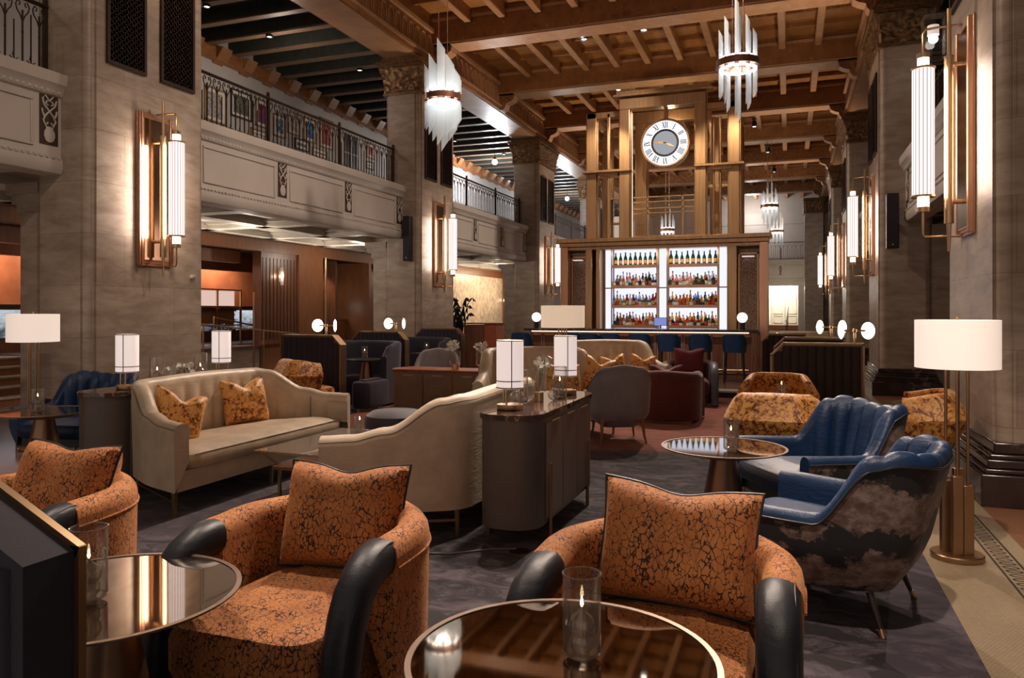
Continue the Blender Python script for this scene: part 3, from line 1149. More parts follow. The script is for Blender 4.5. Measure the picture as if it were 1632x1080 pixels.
for x, wd, y, z1 in ((-1.88, .26, 0, 3.35), (1.74, .26, 0, 3.35), (-.98, .26, -.1, 3.62), (.94, .26, -.1, 3.62), (-1.80, .26, 1.48, 3.04), (1.74, .26, 1.48, 3.04), (-.80, .30, 1.28, 3.29), (1.18, .24, 1.28, 3.29)):
    m = MB().box(x - wd / 2, x + wd / 2, y, y + .30, 0, z1)
    m.box(x - wd / 2 - .03, x - wd / 2, y + .08, y + .22, 0, z1).box(x + wd / 2, x + wd / 2 + .03, y + .08, y + .22, 0, z1)
    tp('post', m)
for x in (-1.42,):
    tp('slim_post', MB().box(x - .035, x + .035, .0, .07, 0, 3.3))
for x in (1.25, 1.41):
    tp('slim_post', MB().tube([(x, .05, 0), (x, .05, 3.0)], .028, 10))
tp('top_beam', MB().box(-1.11, 1.07, -.12, .25, 3.35, 3.62).box(-1.25, 1.25, -.22, .2, 3.66, 3.72).box(-1.18, 1.2, -.18, .2, 3.72, 3.80).box(-1.11, 1.07, 1.3, 1.55, 3.3, 3.6))
tp('crown_frame', MB().box(-2.0, -1.1, 0, .26, 3.20, 3.35).box(-1.9, -1.1, 1.5, 1.7, 3.05, 3.25).box(-1.96, -1.76, .2, 1.6, 3.2, 3.35))
tp('crown_frame', MB().box(1.1, 1.9, 0, .26, 3.20, 3.35).box(1.1, 1.9, 1.5, 1.7, 3.05, 3.25).box(1.68, 1.84, .2, 1.6, 3.2, 3.35))
tp('shelf', MB().box(-2.08, -.82, -.22, .42, 1.74, 1.80).box(-1.7, -1.15, -.1, .3, 1.66, 1.74))
tp('shelf', MB().box(.80, 2.0, -.22, .42, 1.74, 1.80).box(1.15, 1.7, -.1, .3, 1.66, 1.74))
tp('cross_bar', MB().box(-1.75, -1.11, 1.4, 1.5, 1.25, 1.32).box(1.1, 1.62, .1, .2, 1.25, 1.32).box(-1.6, -1.4, 1.3, 1.5, .55, .6))
rl = MB()
for z, h in ((1.10, .03), (.97, .035), (.80, .035), (.68, .03), (.08, .03)):
    rl.box(-.82, .80, .30, .34, z, z + h)
for x in (-.45, .45):
    rl.box(x - .02, x + .02, .30, .34, .08, 1.12)
tp('balustrade', rl, None, None, 0)
wr = MB()
for i in range(44):
    x = -.80 + i * .0365
    wr.box(x - .004, x + .004, .318, .326, .10, .98)
tp('wire_screen', wr, None, None, 0)
tp('coping', MB().box(-2.15, 2.0, -.35, 1.9, -.02, .02))
for z0, z1, y, x0, x1 in ((.02, 3.3, .02, -.84, -.82), (.02, 3.3, .02, .80, .82)):
    tp('light_strip', MB().box(x0, x1, y + .12, y + .16, z0, z1), None, M['strip'] if 'strip' in M else m_emit('strip_lit', (1, .82, .62), 2.0), 0)

CK = thing('wall_clock', 'round lit clock with Roman numerals hanging in the bronze tower', 'clock', (-2.985, TY + .02, 5.85))
dr = MB()
dr.disc_y((0, 0), .60, 0, .34, 48)
dr.build('drum', M['tower'], CK)
rm = MB()
rr_ = [(.60 * math.cos(2 * PI * k / 48), -.0, .60 * math.sin(2 * PI * k / 48)) for k in range(48)]
rm.tube(rr_, .03, 8, closed=True)
rm.build('rim', M['tower'], CK)
MB().disc_y((0, 0), .57, -.012, 0, 48).build('dial', m_emit('dial_lit', (.93, .95, 1), 1.35), CK)
ir = MB()
n = 48
vs = [(q * math.cos(2 * PI * k / n), -.018, q * math.sin(2 * PI * k / n)) for q in (.30, .355) for k in range(n)]
ir.add(vs, [(k, (k + 1) % n, n + (k + 1) % n, n + k) for k in range(n)])
ir.build('inner_ring', M['black'], CK)
cs = MB().disc_y((0, 0), .30, -.016, -.012, 36, 0)
cs.build('centre_disc', m_emit('dial_centre_lit', (.60, .60, .66), .62), CK)
NUM = ['XII', 'I', 'II', 'III', 'IIII', 'V', 'VI', 'VII', 'VIII', 'IX', 'X', 'XI']
for k, s in enumerate(NUM):
    nu = MB()
    an = PI / 2 - k * PI / 6
    wds = {'I': .038, 'V': .074, 'X': .074}
    tot = sum(wds[c] for c in s)
    u = -tot / 2
    rad, tang = Vector((math.cos(an), 0, math.sin(an))), Vector((math.sin(an), 0, -math.cos(an)))
    P0 = Vector((0, -.016, 0))
    hh = .074

    def stroke(u0, v0, u1, v1, wd):
        a = P0 + rad * (.460 + v0) + tang * u0
        b = P0 + rad * (.460 + v1) + tang * u1
        nu.bar(a, b, wd, wd)
    for c in s:
        m_ = u + wds[c] / 2
        if c == 'I':
            stroke(m_, -hh, m_, hh, .019)
        elif c == 'V':
            stroke(m_ - .030, hh, m_, -hh, .020)
            stroke(m_ + .030, hh, m_, -hh, .010)
        else:
            stroke(m_ - .030, hh, m_ + .030, -hh, .020)
            stroke(m_ + .030, hh, m_ - .030, -hh, .010)
        u += wds[c]
    stroke(-tot / 2, hh, tot / 2, hh, .007)
    stroke(-tot / 2, -hh, tot / 2, -hh, .005)
    nu.build('numeral', M['black'], CK)
for an, L, nm in ((PI / 2 - 2 * PI * 46 / 60, .33, 'minute_hand'), (PI / 2 - 2 * PI * 3.77 / 12, .27, 'hour_hand')):
    h = MB()
    d = Vector((math.cos(an), 0, math.sin(an)))
    p = Vector((-d.z, 0, d.x))
    o = Vector((0, -.03, 0))
    vs = [o - d * .05 + p * .012, o + d * L * .5 + p * .026, o + d * L, o + d * L * .5 - p * .026, o - d * .05 - p * .012]
    vs2 = [v + Vector((0, .006, 0)) for v in vs]
    h.add(vs + vs2, [(0, 1, 2, 3, 4), (9, 8, 7, 6, 5)] + [(i, 5 + i, 5 + (i + 1) % 5, (i + 1) % 5) for i in range(5)])
    h.build(nm, M['brass'], CK)
MB().box(-.05, .05, .10, .22, .58, .95).build('hanging_bracket', M['tower'], CK)
for x in (-3.9, -2.1):
    spot('tower_lamp', (x, TY + .6, 3.6), (x, TY + .5, 7), 60, 80, (1, .75, .45), .05)
point('tower_lamp', (-3.0, TY + .8, 6.6), 25, (1, .75, .45), .1)
for x, y in ((-4.75, 19.2), (-1.3, 19.2), (-3.0, 18.6)):
    spot('tower_front_lamp', (x, y - 3.0, 7.4), (x, y + .6, 4.6), 330, 46, (1, .78, .52), .05)

# ------------------------------------------------------------------ the bar
PF = .14      # bar floor
BY = 19.1
B = thing('back_bar', 'bronze-framed back bar with backlit shelves and a projecting cornice', 'bar cabinet', (-3.05, BY, PF))
M['backlit'] = m_emit('backlit_panel', (.80, .82, 1), 1.15)
z0 = 1.02 - PF + .0
MB().box(-1.42, 1.62, .34, .38, .90, 3.06).build('backlit_panel', M['backlit'], B)
MB().box(-2.50, 2.55, .40, .50, 0, 3.06).build('back_panel', M['wood'], B)
MB().box(-2.54, 2.60, -.10, .50, 3.06, 3.16).box(-2.60, 2.66, -.18, .50, 3.16, 3.26).box(-2.50, 2.55, .0, .5, 2.98, 3.06).build('cornice', M['tower'], B, bevel=.01)
for x, wd in ((-2.42, .20), (2.48, .20)):
    MB().box(x - wd / 2, x + wd / 2, -.05, .40, 0, 3.06).build('frame_post', M['copper'], B, bevel=.008)
for x, wd in ((-1.78, .17), (-1.54, .10), (1.76, .20), (1.66, .05)):
    MB().box(x - wd / 2, x + wd / 2, .0, .40, 0, 3.0).build('frame_post', M['tower'], B, bevel=.008)
M['seeded'] = m_glass('seeded_glass', (.70, .56, .46), rough=.2, base=.10)
t = NT('cane_glass')
v = t.coord()
vo = t.n('ShaderNodeTexVoronoi')
vo.inputs['Scale'].default_value = 38
t.l(v, vo.inputs['Vector'])
col = t.ramp(vo.outputs['Distance'], [(.1, (.62, .45, .33)), (.6, (.20, .125, .08))])
M['cane'] = t.pbr(col, .25, .3, t.bump(vo.outputs['Distance'], .6, .01))
for x0, x1, nm in ((-2.31, -1.88, 'left'), (1.88, 2.36, 'right')):
    d = MB().box(x0, x1, .30, .33, .9, 2.92)
    dd = d.build('glass_door', M['cane'], B)
    f = MB().box(x0, x1, .26, .30, 2.80, 2.84).box(x0, x1, .26, .30, .9, .95).box(x0, x0 + .04, .26, .3, .9, 2.84).box(x1 - .04, x1, .26, .3, .9, 2.84)
    f.build('door_frame', M['tower'], dd)
    MB().box(x0 + .1, x1 - .1, .02, .22, 2.72, 2.74).build('light_shelf', M['opal'], B)
MB().box(-2.45, 2.4, -.05, .40, .0, .88).build('lower_cabinet', M['wood'], B)
MB().box(-2.45, 2.4, -.08, .40, .88, .92).build('back_counter', M['base'], B)
SHZ = [1.03, 1.535, 2.03, 2.545]       # above the bar floor
BAYS = ((-1.20, -.05), (.20, 1.42))
for a, b in BAYS:
    for x in (a, b):
        for y in (.06, .30):
            MB().box(x - .016, x + .016, y, y + .03, .92, 3.0).build('shelf_upright', M['tower'], B)
    for z in SHZ:
        s = MB().box(a, b, .05, .33, z - .03, z).box(a, b, .17, .33, z, z + .05)
        s.build('shelf', M['wood_l'], B)
        MB().box(a, b, .02, .045, z - .04, z + .035).build('shelf_rail', M['copper'], B)
MB().box(-1.42, -1.2, .28, .32, 1.99, 2.02).box(-.05, .20, .28, .32, 1.99, 2.02).box(1.42, 1.62, .28, .32, 1.99, 2.02).build('cross_rail', M['tower'], B)
area('shelf_wash', (-2.95, BY - .3, 3.05), (-2.95, BY + .1, 1.4), 16, 2.8, .1, (1, .92, .88))

# bottles
BM = {}


def liquor(name, c, rough=.08):
    t = NT(name)
    b = t.n('ShaderNodeBsdfPrincipled')
    b.inputs['Base Color'].default_value = (*c, 1)
    b.inputs['Roughness'].default_value = rough
    tr = t.n('ShaderNodeBsdfTransparent')
    tr.inputs[0].default_value = (*[min(1, x * 1.25 + .02) for x in c], 1)
    mx = t.n('ShaderNodeMixShader')
    mx.inputs[0].default_value = .72
    t.l(b.outputs[0], mx.inputs[1])
    t.l(tr.outputs[0], mx.inputs[2])
    t.l(mx.outputs[0], t.out.inputs[0])
    return t.mat


BOT = {'green': liquor('green_bottle_glass', (.015, .13, .035)), 'amber': liquor('whisky', (.62, .26, .06)), 'clear': liquor('clear_spirit', (.62, .66, .72)),
       'dark': liquor('dark_rum', (.05, .02, .012)), 'red': liquor('red_bitter', (.45, .03, .03)), 'blue': liquor('blue_gin_glass', (.12, .30, .60)), 'pink': liquor('rose_spirit', (.72, .38, .30)),
       'lime': liquor('chartreuse', (.30, .50, .10)), 'gold': liquor('golden_liqueur', (.72, .46, .12))}
LAB = {'orange': m_plain('orange_label', (.75, .34, .05), .5), 'white': m_plain('white_label', (.75, .72, .66), .6), 'black': m_plain('black_label', (.04, .04, .04), .5), 'redl': m_plain('red_label', (.5, .06, .04), .5), 'goldl': m_plain('gold_label', (.6, .42, .15), .4, .4)}
SHAPES = {
    'champagne': ([(.044, 0), (.046, .01), (.046, .14), (.040, .18), (.022, .225), (.016, .25), (.016, .31)], (.03, .12), .235),
    'bordeaux': ([(.036, 0), (.038, .01), (.038, .19), (.030, .215), (.015, .235), (.0145, .30)], (.05, .14), .265),
    'round': ([(.046, 0), (.050, .02), (.050, .11), (.036, .15), (.014, .17), (.014, .235)], (.03, .10), .205),
    'square': ([(.044, 0), (.044, .15), (.036, .17), (.015, .18), (.015, .25)], (.03, .12), .215),
    'slim': ([(.030, 0), (.032, .01), (.032, .20), (.014, .25), (.013, .33)], (.06, .15), .29),
}


def bottle_mesh(shape, liq, lab, cap):
    key = (shape, liq, lab, cap)
    if key in BM:
        return BM[key]
    prof, lb_, cz = SHAPES[shape]
    m = MB()
    n = 4 if shape == 'square' else 12
    m.lathe(prof, (0, 0, 0), n, 0, smooth=n > 4)
    r = max(p[0] for p in prof)
    m.lathe([(r + .001, lb_[0]), (r + .001, lb_[1])], (0, 0, 0), n, 1, smooth=n > 4, close=False)
    m.lathe([(prof[-1][0] + .0015, cz), (prof[-1][0] + .002, prof[-1][1] + .006)], (0, 0, 0), 8, 2)
    o = m.build('bottle', [BOT[liq], LAB[lab], LAB[cap]])
    BM[key] = o.data
    COL.objects.unlink(o)
    bpy.data.objects.remove(o)
    return BM[key]


def put_bottle(x, y, z, key, label, group):
    me = bottle_mesh(*key)
    o = bpy.data.objects.new('bottle', me)
    COL.objects.link(o)
    o.location = (x, y, z)
    s = R.uniform(.93, 1.06)
    o.scale = (s, s, s)
    tag(o, label, 'bottle', group)


ORDN = ['first', 'second', 'third', 'fourth', 'fifth', 'sixth', 'seventh', 'eighth', 'ninth', 'tenth', 'eleventh', 'twelfth', 'thirteenth']
SN = ['bottom', 'second', 'third', 'top']
BN = ['left', 'right']
for bi, (a, b) in enumerate(BAYS):
    g = 'champagne bottles on the top shelf of the %s bay' % BN[bi]
    for k in range(9):
        put_bottle(-3.05 + a + .07 + (b - a - .14) * k / 8, BY + .24, PF + SHZ[3] + .05, ('champagne', 'green', 'orange', 'black'), 'green champagne bottle, %s from the left on the top shelf, %s bay' % (ORDN[k], BN[bi]), g)
    for si, cols in ((2, [('clear', 'amber', 'dark', 'pink', 'clear', 'green'), ('pink', 'clear', 'pink', 'amber', 'green')][bi]), (1, [('clear', 'blue', 'clear', 'gold', 'red', 'lime', 'clear'), ('green', 'amber', 'gold', 'blue', 'amber', 'gold')][bi]), (0, [('amber', 'pink', 'clear', 'amber', 'gold', 'red', 'green'), ('gold', 'red', 'amber', 'gold', 'dark', 'green')][bi])):
        n = 13
        g = 'spirit bottles on the %s shelf of the %s bay' % (SN[si], BN[bi])
        for row in (0, 1):
            for k in range(n):
                c = R.choice(cols)
                sh = R.choice(['bordeaux', 'round', 'square', 'slim', 'bordeaux', 'round'])
                if row == 0 and sh == 'slim':
                    sh = 'round'
                put_bottle(-3.05 + a + .06 + (b - a - .12) * (k + .5 * row) / (n - .5) + R.uniform(-.008, .008), BY + (.105 if row == 0 else .255), PF + SHZ[si] + (0 if row == 0 else .05), (sh, c, R.choice(['white', 'white', 'goldl', 'redl', 'black']), R.choice(['black', 'goldl', 'white', 'redl'])),
                           '%s bottle, %s from left, %s row of the %s shelf, %s bay' % ({'clear': 'clear', 'amber': 'amber', 'dark': 'dark brown', 'pink': 'pale rose', 'green': 'green', 'blue': 'blue', 'gold': 'golden', 'red': 'red', 'lime': 'lime green'}[c], ORDN[k], ['front', 'back'][row], SN[si], BN[bi]), g)

# counter
BC = thing('bar_counter', 'long bar counter with dark stone top and panelled front facing the lounge', 'bar counter', (-3.08, 16.4, PF))
MB().box(-2.55, 2.50, -.10, .62, .985, 1.03).build('top', M['base'], BC, bevel=.008)
MB().box(-2.45, 2.36, .10, .55, 0, .985).build('body', M['wood'], BC)
fp = MB()
for k in range(17):
    x = -2.42 + k * .283
    for q in ((x, x + .025, .12, .9), (x + .235, x + .26, .12, .9), (x, x + .26, .12, .145), (x, x + .26, .875, .9)):
        fp.box(q[0], q[1], .075, .10, q[2], q[3])
fp.build('front_panels', M['counterfront'] if 'counterfront' in M else m_plain('taupe_lacquer', (.30, .19, .15), .35), BC)
MB().box(2.36, 2.46, -.08, .60, 0, .985).build('end_panel', M['wood'], BC, bevel=.006)
fr_ = MB().tube([(-2.4, -.06, .20), (2.3, -.06, .20)], .022, 10)
for k in range(7):
    fr_.tube([(-2.3 + k * .75, -.06, .2), (-2.3 + k * .75, .08, .2)], .012, 6)
fr_.build('foot_rail', M['brass'], BC)
lsc = MB().box(-2.4, 2.3, .02, .05, .955, .975)
lsc.build('light_strip', m_emit('under_counter_strip_lit', (1, .66, .46), 2.2), BC)

# bar screen
S = thing('point_of_sale_screen', 'small lit screen on the back counter between the two bottle bays', 'screen', (-3.0, BY - .02, PF + .92))
MB().box(-.16, .16, -.01, .012, .13, .34).build('housing', M['black'], S, bevel=.004)
MB().box(-.15, .15, -.014, -.010, .14, .33).build('display', m_emit('display_lit', (.28, .34, .75), .8), S)
MB().tube([(0, .02, .0), (0, .0, .15)], .02, 6).box(-.10, .10, -.06, .08, 0, .012).build('stand', M['black'], S)
for k in range(5):
    o = MB().lathe([(.02, 0), (.03, .02), (.034, .10)], (0, 0, 0), 10).build('tumbler', M['glass'], loc=(-3.12 + .055 * k, BY - .045 if k % 2 else BY - .02, PF + .92))
    tag(o, 'small clear glass before the bar screen, %s from the left' % ORDN[k], 'glass', 'glasses before the bar screen')


def make_globe_lamp(label):
    g = thing('globe_lamp', label, 'lamp', group='globe lamps on the bar counter')
    MB().lathe([(.055, 0), (.055, .11), (.06, .11), (.06, .14), (.02, .14), (.02, .16)], (0, 0, 0), 20).build('base', M['black'], g)
    MB().sphere((0, 0, .25), .105, 20, 12).build('globe', M['disc'], g)
    return g


gl = make_globe_lamp('lit globe lamp on the right end of the bar counter')
gl.location = (-.92, 16.6, PF + 1.03)
dup(gl, (-5.42, 16.6, PF + 1.03), 0, 'lit globe lamp on the left end of the bar counter')
# ------------------------------------------------------------------ left side rooms seen under the gallery
ws = MB()
ws.box(-16.9, -16.7, -3, 47, 0, 3.4, 0)
struct('wall_lobby', ws, M['copperwall'])
wd = MB()
wd.box(-12.1, -11.88, -3, 47, 2.99, 3.28, 0)          # timber header
wd.box(-16.7, -12.1, -3, 47, 3.15, 3.3, 1)             # timber ceiling of the lobby
wd.box(-12.7, -12.5, 4, 15.2, 2.72, 3.15, 0)
wd.box(-14.6, -14.4, -3, 20, 2.66, 3.15, 0)
struct('trim_6', wd, [M['wood_l'], M['wood']])
M['woodpanel'] = M['wood']
bl = MB()
bl.box(-12.15, -11.9, 15.2, 16.62, 0, 3.0, 0)
for k in range(10):
    bl.box(-11.9, -11.888, 15.25 + k * .137, 15.25 + k * .137 + .006, .9, 2.85, 2)
bl.box(-12.3, -11.84, 16.62, 17.7, 0, 3.0, 1).box(-11.9, -11.85, 15.2, 16.62, .75, .85, 1).box(-11.9, -11.87, 15.3, 16.5, .12, .65, 1)
bl.box(-13.6, -13.4, 17.7, 24.4, 0, 3.0, 0).box(-13.4, -11.9, 20.2, 20.35, 0, 3.0, 1).box(-13.4, -12.3, 19.0, 19.1, 0, 3.0, 0)
bl.box(-13.4, -13.36, 17.9, 18.9, 0, 2.3, 2)
struct('wall_left_panelling', bl, [M['wood'], M['wood_l'], M['black']])
bp = MB().tube([(-11.8, 17.75, 0), (-11.8, 17.75, 3.0)], .035, 10)
tag(bp.build('brass_post', M['brass']), 'slim polished brass post at the edge of the timber panelling', 'post')
M['onyx'] = m_marble('lit_pale_stone', (.50, .40, .30), (.25, .17, .12), .3, 2.4)
struct('wall_left_stone', MB().box(-12.1, -11.9, 26.0, 31.6, 0, 3.3), M['onyx'])
struct('wall_left_far', MB().box(-12.1, -11.86, 31.6, 47, 0, 3.3), M['wood_l'])
area('stone_wall_washer', (-10.6, 29, 3.1), (-11.9, 29, 1.2), 95, 4.5, .3, (1, .78, .55))
area('lobby_washer', (-16.2, 16.5, 3.05), (-16.7, 16.5, 1.2), 130, 7, .3, (1, .62, .42))
area('lobby_washer', (-16.2, 9, 3.05), (-16.7, 9, 1.2), 130, 7, .3, (1, .62, .42))
point('lobby_lamp', (-13.8, 12.5, 2.9), 26, (1, .66, .48), .1)
spot('panel_downlight', (-12.6, 18.4, 2.95), (-12.9, 19.6, 0), 40, 70, (1, .66, .42), .04)
point('gallery_downlight', (-10.6, 17.4, 2.95), 34, (1, .85, .7), .05)
point('gallery_downlight', (-10.4, 12.8, 2.95), 34, (1, .85, .7), .05)
area('soffit_fill', (-11.6, 13.5, 2.9), (-10.6, 13.5, 3.5), 60, 9, .08, (1, .86, .72))  # added unseen fill aimed up at the gallery soffit
area('soffit_fill', (-11.6, 24, 2.9), (-10.6, 24, 3.5), 60, 9, .08, (1, .86, .72))
point('gallery_downlight', (-10.0, 26.0, 3.05), 40, (1, .85, .7), .05)
for k, (x, y) in enumerate(((-9.6, 15.6), (-10.7, 18.6), (-10.9, 14.4), (-10.2, 20.3), (-13.2, 14.2), (-15.6, 17.0), (-15.9, 18.3))):
    m = MB().lathe([(.001, 0), (.04, 0)], (0, 0, .004), 12, 0, close=False).lathe([(.04, 0), (.06, 0), (.06, .03), (.04, .03)], (0, 0, 0), 12, 1, close=False)
    o = m.build('soffit_downlight', [M['bulb'], M['plaster2']], loc=(x, y, 3.40 if x > -11.9 else 3.12))
    tag(o, 'small recessed downlight in the soffit under the left gallery, ' + ('first', 'second', 'third', 'fourth', 'fifth', 'sixth', 'seventh')[k] + ' one', 'downlight', 'soffit downlights under the left gallery')

# terrace and steps
tr_ = MB().box(-16.7, -11.95, 10.2, 15.2, 0, .72, 0).box(-16.7, -11.9, 10.2, 15.2, .70, .74, 1).box(-16.7, -13.4, 15.2, 24, 0, .72, 0)
struct('floor_terrace', tr_, [M['trav_d'], M['wood']])
st = MB()
for i in range(5):
    st.box(-16.5, -12.0 - .3 * i, 7.6, 10.2, .145 * i, .145 * (i + 1) - .03, 0)
    st.box(-16.5, -11.97 - .3 * i, 7.6, 10.2, .145 * (i + 1) - .03, .145 * (i + 1), 1)
tag(st.build('staircase', [M['wood_l'], M['trav_d']]), 'low stone-nosed steps at the left edge behind the floor lamp', 'stairs')
rg = thing('stair_handrail', 'brass handrail running down along the terrace left of the dark booths', 'railing', (-11.75, 13.0, 0))
MB().tube([(0, 0, 1.28), (0, 3.4, .98)], .02, 8).build('rail', M['brass'], rg)
MB().tube([(-.5, 1.0, 1.42), (-.5, 2.4, 1.2)], .02, 8).tube([(-.5, 1.0, 1.42), (-.5, 1.0, .74)], .02, 8).build('rail', M['brass'], rg)
for y, z in ((.1, 1.27), (1.75, 2.0), (2.1, 1.08), (3.3, .99)):
    MB().tube([(0, y, 0), (0, y, z)], .022, 8).build('post', M['brass'], rg)
# reception desk
D_ = thing('reception_desk', 'reception desk with a lit landscape picture across its front', 'desk', (-15.2, 17.0, .72))
t = NT('landscape_print')
v = t.coord()
sp_ = t.n('ShaderNodeSeparateXYZ')
t.l(v, sp_.inputs[0])
f = t.noise(t.coord((1, 1.2, 3.0)), 3, 7, .7, .5)
g_ = t.ramp(t.math('ADD', t.math('MULTIPLY', f, .7), t.math('MULTIPLY', sp_.outputs[2], .55)), [(.40, (.015, .02, .03)), (.55, (.10, .12, .14)), (.66, (.42, .47, .52)), (.85, (.75, .82, .9))])
b_ = t.n('ShaderNodeEmission')
t.l(g_, b_.inputs[0])
b_.inputs[1].default_value = .8
t.l(b_.outputs[0], t.out.inputs[0])
M['print'] = t.mat
MB().box(0, .5, -7.5, 3.6, 0, .92).build('body', M['wood'], D_)
MB().box(.50, .515, -7.5, 3.6, .30, .86).build('picture_front', M['print'], D_)
MB().box(-.05, .62, -7.6, 3.7, .92, .97).build('top', M['black'], D_)
mo = thing('desk_monitor', 'dark monitor standing on the reception desk', 'monitor', (-15.0, 17.6, .72 + .97))
MB().box(-.02, .02, -.28, .28, .08, .42).build('display', M['black'], mo)
MB().tube([(0, 0, 0), (0, 0, .2)], .03, 6).box(-.1, .1, -.12, .12, 0, .015).build('stand', M['black'], mo)
cu = MB()
rows = []
for z in (.74, 3.1):
    rows.append([(-16.4 + .06 * math.sin(i * 1.1), 21.0 + i * .06, z) for i in range(44)])
cu.grid(rows)
M['curtain'] = m_plain('grey_curtain', (.30, .28, .27), .8, var=.1)
tag(cu.build('curtain', M['curtain']), 'grey pleated curtain hanging at the back of the reception', 'curtain')
sh_ = thing('display_shelving', 'brass framed shelving with lit pale panels beside the reception', 'shelving', (-13.2, 15.2, .74))
for y in (-.9, .0, .85):
    MB().box(-.02, .02, y - .02, y + .02, 0, 1.35).build('upright', M['brass'], sh_)
for z in (.45, .9, 1.33):
    MB().box(-.2, .04, -.9, .85, z, z + .03).build('shelf', M['brass'], sh_)
MB().box(-.22, -.18, -.88, .83, .95, 1.32).build('lit_panel', m_emit('shelf_panel_lit', (1, .70, .60), .75), sh_)
MB().box(-.22, -.18, -.88, .83, .5, .88).build('panel', M['wood_l'], sh_)
# potted shrub
M['leaf'] = m_plain('dark_leaf', (.012, .022, .012), .6, var=.4)
ps = thing('potted_shrub', 'dark leafy shrub in a pot in front of the reception desk', 'plant', (-13.8, 16.1, .72))
MB().lathe([(.14, 0), (.18, .3), (.16, .3)], (0, 0, 0), 16).build('pot', M['black'], ps)
lf = MB()
for k in range(160):
    a, b = R.uniform(0, 2 * PI), R.uniform(-1, 1)
    rr = R.uniform(.1, .32)
    c = Vector((rr * math.cos(a), rr * math.sin(a), .62 + .3 * b))
    u = Vector((R.uniform(-1, 1), R.uniform(-1, 1), R.uniform(-1, 1))).normalized() * .06
    w_ = u.orthogonal().normalized() * .03
    lf.add([c - u, c + w_, c + u, c - w_], [(0, 1, 2, 3)])
lf.tube([(0, 0, .25), (0, 0, .7)], .015, 6)
lf.build('foliage', M['leaf'], ps)
pl = thing('potted_palm', 'small potted palm peeking out beside the second left pier, before the lit stone wall', 'plant', (-10.1, 22.8, 0))
MB().lathe([(.16, 0), (.2, .5), (.18, .5)], (0, 0, 0), 16).build('pot', M['black'], pl)
lf = MB()
for k in range(16):
    a = k * 2.4
    pts = [Vector((.03 * math.cos(a), .03 * math.sin(a), .5))]
    for q in range(1, 7):
        pts.append(Vector((.55 * math.cos(a) * q / 6, .55 * math.sin(a) * q / 6, .5 + 1.25 * math.sin(q / 6 * 2.0) * (.8 + .2 * (k % 3)))))
    wv = Vector((-math.sin(a), math.cos(a), 0)) * .05
    for q in range(1, 6):
        lf.add([pts[q], pts[q] + wv * 2 - Vector((0, 0, .1)), pts[q + 1]], [(0, 1, 2)])
        lf.add([pts[q], pts[q] - wv * 2 - Vector((0, 0, .1)), pts[q + 1]], [(0, 1, 2)])
    lf.tube(pts, .008, 4)
lf.build('fronds', M['leaf'], pl)


def crystal_sconce(loc, rz, label):
    s = thing('crystal_sconce', label, 'wall lamp', loc, rz, 'small glass wall lights on the timber')
    MB().box(0, .02, -.05, .05, -.14, .14).build('backplate', M['brass'], s)
    MB().box(.06, .09, -.05, .05, -.22, .22).build('glass_block', M['frost'], s)
    MB().sphere((.04, 0, .0), .028, 10, 6).build('bulb', M['bulb'], s)
    MB().tube([(.0, 0, 0), (.07, 0, 0)], .012, 6).build('arm', M['brass'], s)
    point('sconce_lamp', Vector(loc) + Vector((.14, 0, 0)), 4, (1, .7, .45), .04)


crystal_sconce((-11.9, 15.9, 2.42), 0, 'small glass wall light on the walnut panelling left of the second pier')
crystal_sconce((-11.86, 32.1, 2.05), 0, 'small glass wall light on the timber strip beyond the lit stone wall')
hb = thing('alarm_sounder', 'small round white sensor on the nearest left pier below its sconce', 'sensor', (XL, 8.42, 2.02))
MB().tube([(0, 0, 0), (.05, 0, 0)], .035, 16).build('housing', M['plaster'], hb)
MB().tube([(.05, 0, 0), (.075, 0, 0)], .022, 16).build('lens', M['trav_d'], hb)

# ------------------------------------------------------------------ loudspeakers


def speaker(loc, w_, label):
    s = thing('column_loudspeaker', label, 'loudspeaker', loc)
    MB().box(-w_ / 2, w_ / 2, -.16, 0, -.5, .5).build('cabinet', M['black'], s, bevel=.015)
    g = MB().box(-w_ / 2 + .015, w_ / 2 - .015, -.166, -.16, -.48, .48)
    g.build('front_grille', m_plain('speaker_cloth', (.02, .018, .022), .8), s)
    MB().box(-.012, .012, -.17, -.166, -.44, -.42).build('badge', M['plaster'], s)
    MB().box(-.03, .03, 0, .10, -.05, .05).build('wall_bracket', M['black'], s)


speaker((-7.99, YL[2] + .10 - .12, 3.17), .18, 'slim black loudspeaker on the second left pier')
speaker((1.76, YR[1] + .0 - .10, 3.19), .21, 'slim black loudspeaker on the second right pier')

# ------------------------------------------------------------------ pictures on the gallery wall


def m_art(name, cols, scale=3):
    t = NT(name)
    v = t.coord((1, 1, 1))
    f = t.noise(v, scale * 2.5, 4, .6, 1.2)
    col = t.ramp(f, [(i / (len(cols) - 1) * .5 + .25, c) for i, c in enumerate(cols)], 'CONSTANT')
    return t.pbr(col, .4)


